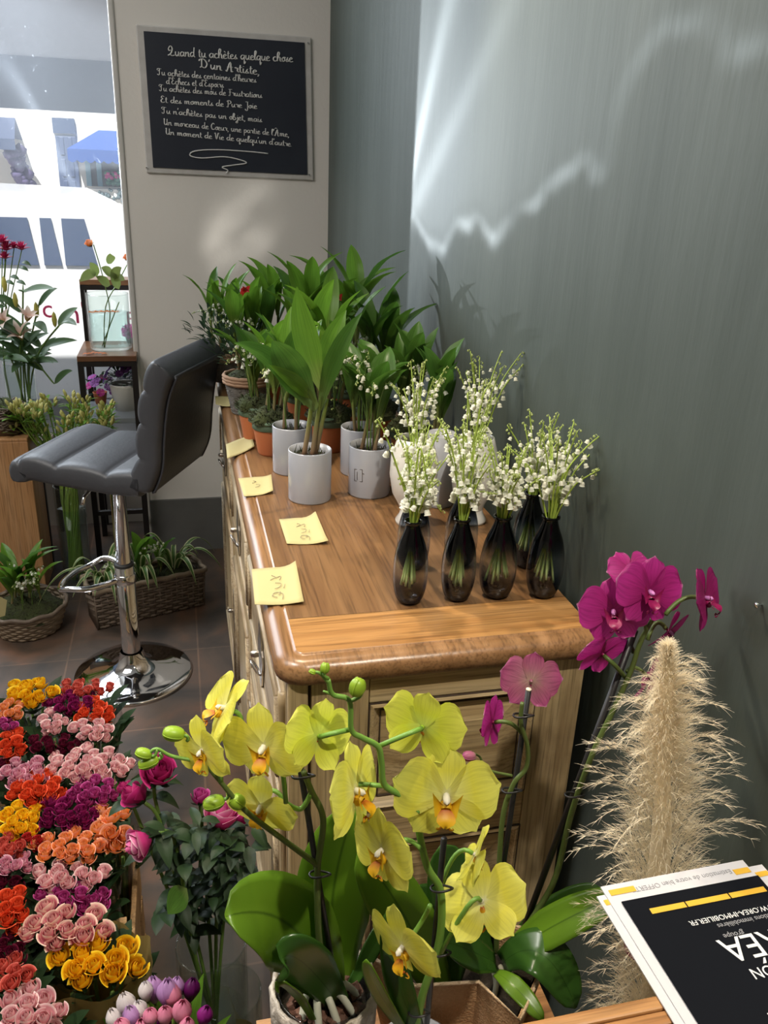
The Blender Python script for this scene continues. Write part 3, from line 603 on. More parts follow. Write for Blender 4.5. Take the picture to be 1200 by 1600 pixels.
# ------------------------------------------------------------------ sideboard
TZ = .98
def sideboard():
    r = thing('sideboard', (.34, 1.8, 0), 'limed oak sideboard with brown oak top along the green wall', 'sideboard')
    X0, X1, Y0, Y1 = .1, .582, .955, 2.70
    def outline(ins, z, rad=.045):
        x0, x1, y0, y1 = X0 + ins, X1 - min(ins, .004), Y0 + ins, Y1 - ins; rad = max(rad - ins, .008); P = []
        for cx, cy, a0 in ((x0 + rad, y0 + rad, pi), (x1 - .01, y0 + .01, 1.5 * pi), (x1 - .01, y1 - .01, 0), (x0 + rad, y1 - rad, .5 * pi)):
            rr = rad if cx == x0 + rad else .01
            for k in range(7): a = a0 + k / 6 * pi / 2; P.append(V((cx + rr * cos(a), cy + rr * sin(a), z)))
        return P
    prof = [(.012, -.038), (.003, -.034), (0, -.024), (.001, -.014), (.006, -.006), (.014, -.002), (.024, -.0005), (.027, -.0025), (.03, -.0025), (.033, 0)]
    b = MB(); rows = [outline(i, TZ + z) for i, z in prof]; b.grid(rows, 0, closed=True); k = len(rows[0]); b.face(list(range(k))[::-1], 0)
    b.out('top_edge', M['oak_edge'], r)
    o = outline(.033, TZ)
    YS = 1.085
    near = [p for p in o if p.y < YS]; far = [p for p in o if p.y >= YS]
    def plate(pts, name, m):
        b = MB(); b.face(range(len(pts))); b.v = [tuple(p) for p in pts]; b.out(name, m, r, smooth=False)
    xs0, xs1 = X0 + .033, X1 - .004
    plate(near + [V((xs1, YS - .001, TZ)), V((xs0, YS - .001, TZ))], 'end_board', M['oak_end'])
    plate([V((xs0, YS, TZ)), V((xs1, YS, TZ))] + far, 'top', M['oak'])
    # carcass
    b = MB(); b.bb(X0 + .03, X1 - .012, Y0 + .03, Y1 - .03, .07, TZ - .036); b.out('carcass', M['washed'], r, smooth=False)
    for y in (Y0 + .045, Y1 - .045):
        for x in (X0 + .045, X1 - .045):
            b = MB(); b.lathe([(.022, 0), (.03, .012), (.03, .03), (.02, .045), (.026, .07)], (x, y, 0), 16, capb=True); b.out('foot', M['washed'], r)
    # near side: frame and two raised panels
    ys = Y0 + .03
    def rail(x0, x1, z0, z1, m, t=.012, name='side_frame'):
        b = MB(); b.bb(x0, x1, ys - t, ys, z0, z1); return b
    xa, xb = X0 + .02, X1 - .014
    b = MB(); b.bb(xa - .002, xa + .026, ys - .016, ys + .01, .07, TZ - .036); b.out('corner_post', M['washed'], r, smooth=False, bevel=.003)
    b = MB(); b.bb(xa + .026, xa + .031, ys - .003, ys + .001, .07, TZ - .036); b.out('shadow_gap', M['groove'], r, smooth=False)
    x_s0, x_s1 = xa + .031, xa + .115
    xr0 = xb - .075
    b = MB(); b.bb(x_s0, x_s1 - .001, ys - .012, ys, .07, TZ - .036); b.out('side_stile', M['washed'], r, smooth=False, bevel=.0015)
    b = MB(); b.bb(xr0 + .001, xb, ys - .012, ys, .07, TZ - .036); b.out('side_stile', M['washed'], r, smooth=False, bevel=.0015)
    zr = [(.895, TZ - .036), (.63, .70), (.07, .15)]
    for z0, z1 in zr: b = MB(); b.bb(x_s1, xr0, ys - .0115, ys, z0, z1); b.out('side_rail', M['washed_x'], r, smooth=False, bevel=.0015)
    for z0, z1 in ((.70, .895), (.15, .63)):
        b = MB(); x0_, x1_ = x_s1, xr0
        def ring(i, y): return [V((x0_ + i, y, z0 + i)), V((x1_ - i, y, z0 + i)), V((x1_ - i, y, z1 - i)), V((x0_ + i, y, z1 - i))]
        rows = [ring(0, ys - .013), ring(.006, ys - .016), ring(.012, ys - .008), ring(.018, ys - .002), ring(.02, ys - .002), ring(.05, ys - .009), ring(.052, ys - .010)]
        b.grid(rows, 0, closed=True, flip=True); k = len(b.v); b.face([k - 4, k - 3, k - 2, k - 1], 0)
        b.out('side_panel', M['washed_x'], r, smooth=False)
        for i_, y_ in ((.0005, ys - .0128), (.019, ys - .0035)):
            g = ring(i_, y_); b = MB(); b.tube(g + [g[0]], .0016, 5, 0, False); b.out('panel_crevice_shade', M['groove'], r)  # dark tubes drawing the shade in the panel crevices
    # front: three bays, a drawer over a door in each
    xf = X0 + .03
    bays = [(1.01, 1.53), (1.56, 2.08), (2.11, 2.65)]
    for y in (Y0 + .03, 1.53, 2.08, 2.65): b = MB(); b.bb(xf - .012, xf, y, y + (.055 if y == Y0 + .03 else .03), .07, TZ - .036); b.out('front_stile', M['washed'], r, smooth=False, bevel=.002)
    for z0, z1 in ((.905, TZ - .036), (.69, .72), (.07, .12)): b = MB(); b.bb(xf - .0115, xf, Y0 + .085, Y1 - .03, z0, z1); b.out('front_rail', M['washed_y'], r, smooth=False, bevel=.002)
    def bead(b, y0, y1, z0, z1, rad=.006, off=.012):
        P = [V((xf - off, y0, z0)), V((xf - off, y1, z0)), V((xf - off, y1, z1)), V((xf - off, y0, z1)), V((xf - off, y0, z0))]
        for i in range(4): b.tube([P[i], P[i + 1]], rad, 8)
    def escutcheon(parent, y, z, ring=True):
        b = MB(); pts = []
        for k in range(24):
            a = 2 * pi * k / 24; rr = .046 * (1 + .2 * cos(4 * a)) * (1.25 if abs(sin(a)) > .7 else 1); pts.append(V((xf - .0245, y + rr * cos(a) * .75, z + rr * sin(a))))
        b.prism(pts, (.003, 0, 0)); e = b.out('escutcheon', M['brass'], parent, smooth=False)
        b = MB(); b.lathe([(0, -.012), (.005, -.01), (.007, -.003), (.006, .003)], (xf - .03, y, z), 10, 0, Matrix.Rotation(pi / 2, 3, 'Y')); b.out('key_boss', M['brass'], e)
        if ring:
            b = MB(); b.tube([V((xf - .033 - .008 * cos(a), y + .012 * sin(a), z - .028 + .015 * cos(a))) for a in [k * 2 * pi / 14 for k in range(15)]], .002, 6, cap=False); b.out('ring_pull', M['chrome'], e)
    for y0, y1 in bays:
        b = MB(); b.bb(xf - .02, xf, y0 + .004, y1 - .004, .724, .901)
        dr = b.out('drawer', M['washed_y'], r, smooth=False, bevel=.003)
        b = MB(); bead(b, y0 + .02, y1 - .02, .742, .884, .006, .02); b.out('drawer_bead', M['washed_y'], dr)
        b = MB(); b.bb(xf - .0205, xf, (y0 + y1) / 2 - .006, (y0 + y1) / 2 + .006, .893, .9035); b.out('lock_slot', M['groove'], dr, smooth=False)
        escutcheon(dr, (y0 + y1) / 2, .81)
        b = MB(); b.bb(xf - .02, xf, y0 + .004, y1 - .004, .124, .687)
        do = b.out('door', M['washed'], r, smooth=False, bevel=.003)
        b = MB(); bead(b, y0 + .05, y1 - .05, .17, .64, .008, .02); bead(b, y0 + .075, y1 - .075, .195, .615, .005, .02); b.out('door_moulding', M['washed_y'], do)
        escutcheon(do, y0 + .03, .42, False)
    # slim turned column on the front near corner
    b = MB(); pr = []
    for i in range(40):
        z = .12 + i * .02; pr.append((.007 + (.004 if i in (10, 12, 26, 28) else 0) + .002 * sin(i * .7), z))
    b.lathe(pr, (xf - .013, Y0 + .06, 0), 12, 0, None, True, True); b.out('turned_column', M['washed'], r)
sideboard()

# sticky notes on the top
def note(quad, label, scr, lift=(0, 0, 0, .015), name='sticky_note'):
    P = [at_z(*q, TZ + .002) for q in quad]  # TL TR BR BL
    o = thing(name, ((P[0] + P[2]) / 2).xy.to_3d() + V((0, 0, TZ)), label, 'note', 'yellow notes on the sideboard')
    b = MB(); rows = []
    n = 9
    for i in range(n):
        v = i / (n - 1); row = []
        for j in range(n):
            u = j / (n - 1)
            p = P[0] * (1 - u) * (1 - v) + P[1] * u * (1 - v) + P[2] * u * v + P[3] * (1 - u) * v
            z = .0012 + .0015 * sin(3 * u + 2 * v) ** 2
            z += lift[1] * max(0, (u - .6) / .4) ** 2 * max(0, 1 - v * 1.2) + lift[2] * max(0, (u - .55) / .45) ** 2 * v
            row.append(V((p.x, p.y, TZ + z)))
        rows.append(row)
    b.grid(rows, flip=True); pp = b.out('paper', M['note'], o)
    md = pp.modifiers.new('thick', 'SOLIDIFY'); md.thickness = .0006; md.offset = 1
    b = MB()
    for st in scr:
        pts = []
        for u, v in st:
            p = P[0] * (1 - u) * (1 - v) + P[1] * u * (1 - v) + P[2] * u * v + P[3] * (1 - u) * v; pts.append(V((p.x, p.y, TZ + .0042)))
        b.tube(spline(pts, 4), .0006, 4)
    if scr: b.out('pencil_writing', M['pencil'], o)
E1 = [[(.58, .88), (.6, .75), (.45, .72), (.38, .8), (.48, .85)], [(.52, .78), (.56, .7)], [(.45, .62), (.55, .58), (.6, .48), (.48, .46)], [(.64, .6), (.68, .5)], [(.38, .38), (.5, .3), (.42, .25)], [(.5, .32), (.62, .28), (.58, .38)]]
note(((393, 889), (462, 886), (475, 944), (398, 945)), 'nearest yellow note, overhanging the sideboard edge with pencil writing', E1, (0, .012, .004, 0))
note(((436, 811), (493, 809), (513, 850), (448, 850)), 'yellow note with a curled corner, second from the near end of the sideboard', E1, (0, .014, .006, 0))
note(((372, 747), (424, 745), (427, 771), (381, 776)), 'wavy edged yellow note in front of the foremost white pot', [E1[2], E1[4]], (0, .006, .006, 0))
note(((353, 694), (393, 680), (398, 700), (355, 717)), 'yellow note beside the terracotta pots, drooping over the sideboard edge', [], (0, .004, .004, 0))
note(((336, 619), (361, 620), (364, 637), (337, 632)), 'small dull yellow note in front of the grey rope basket', [], (0, .004, .004, 0))

# ------------------------------------------------------------------ plants: generic pieces
def leaf_geo(b, pts, w, hint, fold=.25, prof=None, mat_=0, nc=5, wave=0.0, ph=0.0):
    """a leaf along pts; hint = direction its upper face should look; w = widest half-width"""
    prof = prof or (lambda t: max(.02, sin(pi * min(1, t ** .75)) ** .8))
    rows = []; m = len(pts)
    for i, p in enumerate(pts):
        t = (V(pts[min(i + 1, m - 1)]) - V(pts[max(i - 1, 0)])).normalized()
        s = t.cross(hint); s = s.normalized() if s.length > 1e-4 else t.orthogonal().normalized()
        nn = s.cross(t); hw = w * prof(i / (m - 1)); row = []
        for j in range(nc):
            a = -1 + 2 * j / (nc - 1)
            row.append(V(p) + s * hw * a + nn * (fold * hw * abs(a) + wave * hw * sin(i * 1.3 + ph + a * 2)))
        rows.append(row)
    b.grid(rows, mat_)
LEAFP = lambda t: max(.03, (min(1, .22 + t * 2.1) if t < .37 else 1) * (1 - max(0, (t - .45) / .55) ** 2.0) + .0)
STRAP = lambda t: max(.04, (.6 + .4 * min(1, t * 3)) * (1 - max(0, (t - .35) / .65) ** 2.2))
ORCH = lambda t: max(.05, min(1, .45 + 1.3 * t) * math.sqrt(max(0, 1 - max(0, (t - .5) / .5) ** 2.4)))

# lily of the valley bell, small and shared as geometry
def bell_geo(b, p, d, s, mat_=0):
    b.lathe([(.15 * s, 0), (.62 * s, -.2 * s), (.8 * s, -.75 * s), (.74 * s, -1.15 * s), (.98 * s, -1.5 * s)], p, 7, mat_, frame((0, 0, 0), d).to_3x3())
def sprig(parent, pts, nb, size, up=.45, name='flower_stem', stem=None, rs=.0016, lean=None):
    """a stalk of little bells with greenish buds at the tip; pts is its centreline from the base"""
    pts = spline(pts, 6); m = len(pts)
    b = MB(); b.tube(pts, [rs * (1.25 - .7 * i / m) for i in range(m)], 6); st = b.out(name, stem or M['vase_stem'], parent)
    b = MB(); k0 = int(m * up)
    for i in range(nb):
        t = k0 + (m - 1 - k0) * i / max(1, nb - 1); q = int(t); fr = t - q
        p = pts[q].lerp(pts[min(q + 1, m - 1)], fr); tt = i / nb
        a = random.random() * 2 * pi if lean is None else lean + random.uniform(-1.1, 1.1)
        out = V((cos(a), sin(a), .15)); s_ = size * (1.12 - .62 * tt) * random.uniform(.9, 1.1); L_ = size * (2.0 - 1.1 * tt)
        e = p + out * L_; mid = p + out * L_ * .6 + V((0, 0, L_ * .55))
        b.tube([p, mid, e], .00045, 4, 1)
        if tt > .62:
            b.lathe([(0, -.9 * s_), (.55 * s_, -.5 * s_), (.62 * s_, 0), (0, .6 * s_)], e, 6, 1)
        else:
            bell_geo(b, e, V((random.uniform(-.3, .3), random.uniform(-.3, .3), 1)) - out * .3, s_, 0)
    b.out('bells', [M['bell'], M['bell_bud']], st); return st

def moss_mound(parent, c, r, h, m='moss', fuzz=60, name='moss', top=0):
    b = MB(); rows = []
    for i in range(7):
        t = i / 6; rows.append([V(c) + V((r * (1 - t ** 1.6) * cos(a) * (1 + .12 * sin(5 * a + i)), r * (1 - t ** 1.6) * sin(a) * (1 + .12 * sin(4 * a - i)), h * sin(t * pi / 2) * (1 + .15 * sin(7 * a)))) for a in [2 * pi * k / 18 for k in range(18)]])
    b.grid(rows, closed=True)
    for i in range(fuzz):
        a = random.random() * 2 * pi; q = math.sqrt(random.random()) * .95; p = V(c) + V((r * q * cos(a), r * q * sin(a), h * (1 - q * q) * .9))
        d = V((cos(a) * q, sin(a) * q, random.uniform(.3, 1))).normalized() * random.uniform(.006, .016)
        b.tube([p, p + d * .6 + V((random.uniform(-.003, .003), 0, .002)), p + d], [.0012, .001, .0003], 4, 0, False)
    b.out(name, M[m], parent)

def white_pot(parent, c, r, h):
    b = MB(); b.lathe([(0, .0), (r * .97, .0), (r, .003), (r, h - .002), (r * .985, h), (r * .95, h), (r * .94, h - .02), (r * .93, .01)], c, 40); b.out('pot', M['enamel'], parent)
    b = MB(); b.lathe([(r * .93, h - .018), (r * .5, h - .012), (0, h - .01)], c, 20); b.out('soil', M['soil'], parent)
    b = MB()
    for i in range(46):
        a = random.random() * 2 * pi; q = math.sqrt(random.random()) * r * .88; p = V(c) + V((q * cos(a), q * sin(a), h - .016))
        b.tube([p, p + V((random.uniform(-.008, .008), random.uniform(-.008, .008), random.uniform(.006, .018)))], [.0014, .0004], 4, 0, False)
    b.out('moss', M['moss'], parent)
def terracotta_pot(parent, c, r, h):
    b = MB(); b.lathe([(0, 0), (r * .68, 0), (r * .72, .004), (r * .93, h * .72)], c, 32); b.out('pot', M['terracotta'], parent)
    b = MB(); b.lathe([(r * .93, h * .72), (r * .99, h * .74), (r, h * .97), (r * .97, h), (r * .9, h), (r * .88, h * .85)], c, 32); b.out('rim', M['verdigris'], parent)
    moss_mound(parent, V(c) + V((0, 0, h * .9)), r * 1.12, .035, fuzz=160)
def shoot(parent, base, h, n, spread, L, w, dark=False, az=None, reach=.5):
    """one lily-of-the-valley shoot: a bare sheath carrying n broad leaves"""
    base = V(base); top = base + V((random.uniform(-1, 1) * .02, random.uniform(-1, 1) * .02, h))
    b = MB(); b.tube(spline([base, base.lerp(top, .5) + V((random.uniform(-.004, .004),) * 2 + (0,)), top], 4), [.0045, .0045, .004, .004, .0038, .0036, .0034, .003, .0025], 7); b.out('stem_sheath', M['sheath'], parent)
    a0 = random.random() * 2 * pi if az is None else az
    for i in range(n):
        a = a0 + i * 2 * pi / n + random.uniform(-.4, .4); d = V((cos(a), sin(a), 0)); l = L * random.uniform(.85, 1.15); sp = spread * random.uniform(.7, 1.3)
        b0 = base.lerp(top, random.uniform(.55, .9)); mid = b0 + d * l * .25 * sp + V((0, 0, l * .6)); tip = b0 + d * l * sp + V((0, 0, l * (1 - .45 * sp)))
        b = MB(); leaf_geo(b, bez(b0, mid, tip, 14), w * random.uniform(.85, 1.15), (V((0, 0, 1)) * .5 - d * .8).normalized(), .4, LEAFP, wave=.06, ph=random.random() * 6); b.out('leaf', M['lily_leaf_dark' if (dark or random.random() < .3) else 'lily_leaf'], parent)
    return top
def bells_arch(parent, base, d, h, reach, nb=8, size=.0045):
    base = V(base); d = V(d).normalized()
    sprig(parent, [base, base + V((0, 0, h * .6)) + d * reach * .15, base + V((0, 0, h)) + d * reach * .5, base + V((0, 0, h * .93)) + d * reach], nb, size, .5, stem=M['stem'], rs=.0011)

# ------------------------------------------------------------------ potted lily of the valley on the sideboard
GP = 'potted lily of the valley on the sideboard'
def main_pot():
    c = at_z(489, 790, TZ); r = .0435; c = V((c.x, c.y + r, TZ)); h = .105
    o = thing('potted_lily_of_the_valley', c, 'tallest lily of the valley in the foremost white pot, five broad arching leaves', 'potted plant', GP)
    white_pot(o, c, r, h); yc = c.y; z0 = TZ + h - .015
    for dx, dy, q in ((-.012, .0, (488, 620)), (.004, -.004, (502, 618)), (.012, .004, (512, 622))):
        t = at_y(*q, yc); b = MB(); b.tube(spline([V((c.x + dx, yc + dy, z0)), V((c.x + dx * .8, yc, z0)).lerp(t, .5), t], 4), [.0055, .005, .005, .0048, .0046, .0044, .004, .0035, .003], 8); b.out('stem_sheath', M['sheath'], o)
    #  base, mid, tip pixels, y of tip relative to pot, half width px, facing
    for bq, mq, tq, dy, hw, dk in (((503, 610), (470, 520), (464, 448), -.01, 26, 0), ((503, 600), (512, 540), (541, 484), .02, 24, 0), ((500, 640), (520, 545), (566, 488), -.03, 19, 1), ((494, 640), (440, 560), (425, 532), -.06, 34, 1), ((478, 632), (430, 545), (366, 536), -.03, 20, 1), ((486, 622), (466, 600), (420, 570), -.07, 17, 0)):
        dp = depth(c); P = [at_y(*bq, yc), at_y(*mq, yc + dy * .6), at_y(*tq, yc + dy)]
        b = MB(); leaf_geo(b, bez(*P, 18), hw / F * dp * .72, V((-.2, -.85, .6)).normalized(), .35, LEAFP, wave=.05); b.out('leaf', M['lily_leaf_dark' if dk else 'lily_leaf'], o)
    for bq, P in (((507, 640), [(520, 580), (538, 560), (560, 580), (566, 605)]), ((498, 640), [(505, 590), (512, 575), (520, 590), (522, 640)])):
        sprig(o, [at_y(*bq, yc)] + [at_y(*q, yc + .03) for q in P], 8, .0046, .4, stem=M['stem'], rs=.0011)
main_pot()
def pot_plant(px, py, kind, label, nsh=3, L=.17, seed=1, r=.0435, h=.105, hs=.10, dark=False, nb=3, w=.021, spread=.5, z=TZ, x=None):
    random.seed(seed)
    c = at_z(px, py, z); c = V((c.x, c.y + r, z))
    o = thing('potted_lily_of_the_valley', c, label, 'potted plant', GP)
    if kind == 'white': white_pot(o, c, r, h)
    else: terracotta_pot(o, c, r, h)
    for i in range(nsh):
        a = 2 * pi * i / nsh + seed; p = c + V((cos(a) * r * .4, sin(a) * r * .4, h - .015))
        shoot(o, p, hs * random.uniform(.85, 1.15), 3, spread, L, w, dark, a)
    for i in range(nb):
        a = random.uniform(-pi, 0); p = c + V((cos(a) * r * .3, sin(a) * r * .3, h - .01)); bells_arch(o, p, (cos(a), sin(a), 0), random.uniform(.13, .19), random.uniform(.05, .09))
    return o, c
pot_plant(461, 745, 'white', 'lily of the valley in the white pot half hidden behind the foremost one', 3, .18, 3, nb=4, spread=.35)
o, c = pot_plant(583, 781, 'white', 'lily of the valley in the white pot with a printed square, beside the ceramic vases', 3, .15, 5, nb=4, dark=True)
b = MB(); dp = depth(c)
for (x0, y0), (x1, y1) in (((554, 733), (566, 734)), ((566, 734), (566, 753)), ((566, 753), (554, 751)), ((554, 751), (554, 733)), ((558, 737), (558, 750)), ((566, 740), (569, 741))):
    def onpot(px, py):
        d = ray(px, py); ox, oy = -c.x, -c.y; A = d.x ** 2 + d.y ** 2; B = 2 * (ox * d.x + oy * d.y); C_ = ox * ox + oy * oy - .0438 ** 2; D = B * B - 4 * A * C_
        t = (-B - math.sqrt(max(0, D))) / (2 * A); return CAM + d * t
    b.tube([onpot(x0, y0), onpot(x1, y1)], .0006, 4)
b.out('printed_square', M['groove'], o)
pot_plant(568, 747, 'white', 'lily of the valley in the white pot behind the one with a printed square', 3, .15, 8, nb=5, dark=True)
pot_plant(428, 717, 'terra', 'lily of the valley in the mossy terracotta pot with painted green rim, in front', 3, .17, 11, r=.045, h=.085, hs=.13, nb=3)
pot_plant(402, 692, 'terra', 'lily of the valley in the mossy terracotta pot tucked beside the rope basket', 3, .16, 14, r=.042, h=.085, nb=4)
pot_plant(520, 712, 'terra', 'lily of the valley in the terracotta pot seen between the white pots', 4, .21, 17, r=.05, h=.09, hs=.17, nb=4)
pot_plant(480, 672, 'terra', 'lily of the valley in a terracotta pot hidden in the leafy middle of the group', 4, .21, 21, r=.05, h=.09, hs=.2, nb=4)
pot_plant(592, 700, 'terra', 'lily of the valley with dark leaves standing by the green wall', 4, .19, 24, r=.05, h=.09, hs=.17, nb=3, dark=True)
pot_plant(645, 735, 'terra', 'lily of the valley with upright dark leaves behind the white ceramic vases', 4, .15, 27, r=.045, h=.09, hs=.13, nb=2, dark=True, spread=.35)
pot_plant(545, 662, 'terra', 'lily of the valley at the back, tallest leaves against the green wall', 4, .2, 31, r=.05, h=.09, hs=.22, nb=3)
pot_plant(690, 772, 'terra', 'lily of the valley with pointed leaves nearest the bud vases, beside the green wall', 3, .15, 36, r=.04, h=.09, hs=.12, nb=1, dark=True, spread=.3)
pot_plant(425, 642, 'terra', 'lily of the valley with red flower behind the rope basket', 4, .19, 41, r=.045, h=.09, hs=.2, nb=6)
def basket_plant(px, py, r, h, label, seed, bush=True):
    random.seed(seed); c = at_z(px, py, TZ); c = V((c.x, c.y + r, TZ))
    o = thing('basket_plant', c, label, 'potted plant')
    b = MB(); pr = []
    for i in range(25):
        t = i / 24; pr.append((r * (.74 + .26 * t) + .0016 * sin(i * pi), h * .8 * t))
    pr = [(0, 0)] + [(rr + (.0015 if i % 2 else 0), z) for i, (rr, z) in enumerate(pr)]
    b.lathe(pr, c, 36); b.out('basket', M['basket'], o)
    b = MB()
    for k in range(3):
        b.tube([c + V(((r + .002) * cos(a), (r + .002) * sin(a), h * .82 + k * .008)) for a in [2 * pi * q / 40 for q in range(41)]], [.0052 + .0009 * sin(q * 2.2 + k) for q in range(41)], 8, 0, False)
    b.out('rope_rim', M['rope'], o)
    moss_mound(o, c + V((0, 0, h * .85)), r * .95, .03, fuzz=80)
    b = MB()
    for i in range(150):
        a = random.random() * 2 * pi; q = random.random(); el_ = random.uniform(.1, 1.2)
        d = V((cos(a) * cos(el_), sin(a) * cos(el_), sin(el_))); p = c + V((0, 0, h + .02)) + d * random.uniform(.04, .12)
        l = random.uniform(.025, .05); t = (d + V((random.uniform(-.6, .6), random.uniform(-.6, .6), random.uniform(-.2, .5)))).normalized()
        leaf_geo(b, bez(p, p + t * l * .5 + V((0, 0, .006)), p + t * l, 5), .006, V((0, 0, 1)), .3, nc=3)
    b.out('foliage', M['bush_leaf'], o)
    b = MB()
    for i in range(9):
        a = random.random() * 2 * pi; e_ = c + V((cos(a) * .05, sin(a) * .05, h + random.uniform(.06, .12))); b.tube(bez(c + V((0, 0, h)), c + V((cos(a) * .01, sin(a) * .01, h + .05)), e_, 5), .0014, 5)
    b.out('stem', M['stem'], o)
    for i in range(4): shoot(o, c + V((random.uniform(-.03, .03), random.uniform(-.02, .03), h)), .13, 3, .4, .16, .018)
    for i in range(5):
        a = random.uniform(pi * .8, pi * 1.7); bells_arch(o, c + V((0, 0, h)), (cos(a), sin(a), 0), random.uniform(.12, .17), random.uniform(.05, .09), 7)
    return o, c
o, c = basket_plant(392, 653, .062, .105, 'dark leafy plant in grey woven basket with rope rim on the sideboard', 51)
red = mat('red_petal', (.55, .02, .02), .5, trans=.2)
for q, y_ in (((383, 455), 2.1), ((527, 468), 2.0)):
    p = at_y(*q, y_); rd = MB()
    for k in range(9):
        a = k * .7; leaf_geo(rd, bez(p, p + V((cos(a) * .006, sin(a) * .006, .006)), p + V((cos(a) * .012, sin(a) * .012, .014 * cos(k))), 5), .005, V((0, -1, .2)), .2, nc=3)
    rd.out('red_flower', red, o)

basket_plant(352, 600, .05, .085, 'small brown basket plant at the far end of the sideboard', 55)

# ------------------------------------------------------------------ white ceramic vases
def ceramic_vase(px, py, rmax, h, label):
    c = at_z(px, py, TZ); c = V((c.x, c.y + .028, TZ))
    o = thing('ceramic_vase', c, label, 'vase', 'white ceramic vases')
    r = rmax
    b = MB(); b.lathe([(0, 0), (r * .66, 0), (r * .68, .006), (r * .52, .018), (r * .48, .026)], c, 36); b.out('foot', M['ceramic'], o)
    b = MB(); b.lathe([(r * .48, .026), (r * .6, .04), (r * .86, h * .36), (r, h * .58), (r * .97, h * .78), (r * .8, h * .93), (r * .72, h), (r * .68, h), (r * .75, h * .92), (r * .9, h * .78), (r * .92, h * .58), (r * .5, h * .2)], c, 40); b.out('body', M['ceramic'], o)
    return o, c
cv1, cc1 = ceramic_vase(648, 825, .045, .17, 'white ceramic footed vase beside the white pots')
cv2, cc2 = ceramic_vase(742, 822, .045, .17, 'white ceramic footed vase nearest the green wall, behind the dark bud vases')
# a slim grey cylinder between them
c = at_z(690, 795, TZ); c = V((c.x, c.y + .03, TZ)); b = MB(); b.lathe([(0, 0), (.03, 0), (.031, .003), (.031, .148), (.028, .15), (.027, .01)], c, 32)
gv = thing('cylinder_vase', c, 'plain grey cylinder vase between the two white ceramic vases', 'vase'); b.out('body', M['enamel'], gv)
b = MB(); b.lathe([(.0275, .13), (0, .13)], c, 20); b.out('water', M['water'], gv)

# ------------------------------------------------------------------ dark glass bud vases and their posies
VP = [(0, 0), (.35, 0), (.62, .02), (.82, .09), (.97, .24), (1, .4), (.95, .55), (.8, .7), (.56, .83), (.42, .92), (.4, .96), (.47, .99), (.44, 1.0), (.36, .97)]
def bud_vase(px, py, wpx, h, label):
    c = at_z(px, py, TZ); r = wpx / 2 / F * depth(c) ; c = V((c.x, c.y + r * .6, TZ))
    o = thing('bud_vase', c, label, 'vase', 'dark glass bud vases'); pr = spline([V((a * r, z * h, 0)) for a, z in VP], 3)
    b = MB(); b.lathe([(p.x, p.y) for p in pr], c, 36); 
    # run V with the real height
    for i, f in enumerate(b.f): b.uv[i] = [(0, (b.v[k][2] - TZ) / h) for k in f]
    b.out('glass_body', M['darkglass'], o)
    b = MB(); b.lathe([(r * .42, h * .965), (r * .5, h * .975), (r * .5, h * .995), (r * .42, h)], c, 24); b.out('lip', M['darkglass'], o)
    return c, r, h
def posy(c, r, h, n, L, spread, label, seed, sparse=1.0, extra=None, bs=.0051, zb=.012):
    random.seed(seed); o = thing('lily_of_the_valley_posy', c + V((0, 0, zb)), label, 'flowers', 'posies of lily of the valley')
    for i in range(n + 3):
        a = 2 * pi * i / n + random.uniform(-.3, .3); q = random.uniform(.3, 1)
        d = V((cos(a), sin(a), 0)); foot = c + d * (-.72 * r * q) + V((0, 0, zb + .012 + .02 * random.random())); neck = c + d * r * .25 * q + V((0, 0, h * .93)); l = L * random.uniform(.72, 1.12)
        sp = spread * 1.45 * q * random.uniform(.7, 1.25)
        mid = neck + V((0, 0, l * .55)) + d * l * sp * .4; tip = neck + V((0, 0, l * (1 - .3 * sp))) + d * l * sp
        sprig(o, [foot, neck, mid, tip], int(random.randint(11, 14) * sparse), bs, .5)
    for P in (extra or []):
        sprig(o, [c + V((0, 0, zb + .01)), c + V((0, 0, h * .93))] + [at_y(*q, c.y - .01 if y is None else y) for q, y in P], 12, bs, .5)
    return o
BV = [(643, 947, 55, .138, 'foremost dark glass bud vase, at the corner nearest the notes', 'dense white lily of the valley posy in the foremost bud vase', 9, .115, .34, [[((655, 700), None), ((672, 770), None), ((690, 800), None)], [((610, 700), None), ((590, 655), None)]]),
      (718, 942, 54, .138, 'dark glass bud vase, second along the near row', 'tallest lily of the valley posy, in the second bud vase of the near row', 9, .155, .3, [[((728, 770), None), ((748, 768), None), ((778, 772), None)], [((750, 640), None), ((765, 600), None)]]),
      (780, 938, 58, .138, 'dark glass bud vase, third along the near row', 'bushy lily of the valley posy in the third bud vase', 10, .125, .3, []),
      (853, 937, 57, .138, 'dark glass bud vase at the end of the near row, beside the green wall', 'wide open lily of the valley posy nearest the magenta orchid', 8, .15, .42, [[((880, 745), None), ((915, 700), None), ((955, 668), None)]]),
      (648, 893, 52, .135, 'dark glass bud vase hidden directly behind the foremost one', 'lily of the valley posy behind the foremost bud vase posy', 8, .13, .3, []),
      (722, 888, 52, .135, 'dark glass bud vase behind the second of the near row', 'lily of the valley posy rising in front of the ceramic vase', 8, .16, .3, []),
      (826, 890, 50, .135, 'dark glass bud vase in the gap before the green wall', 'sparse lily of the valley posy close to the green wall', 6, .15, .3, [])]
for i, (px, py, wp, h, lv, lp, n, L_, sp, ex) in enumerate(BV):
    c, r, h = bud_vase(px, py, wp, h, lv); posy(c, r, h, n, L_, sp, lp, 60 + i, 1, ex)
posy(cc1, .04, .17, 7, .14, .3, 'lily of the valley posy in the ceramic vase beside the white pots', 80, 1, None, zb=.03)
posy(cc2, .04, .17, 8, .17, .3, 'tall lily of the valley posy in the ceramic vase nearest the wall', 82, 1, None, zb=.03)

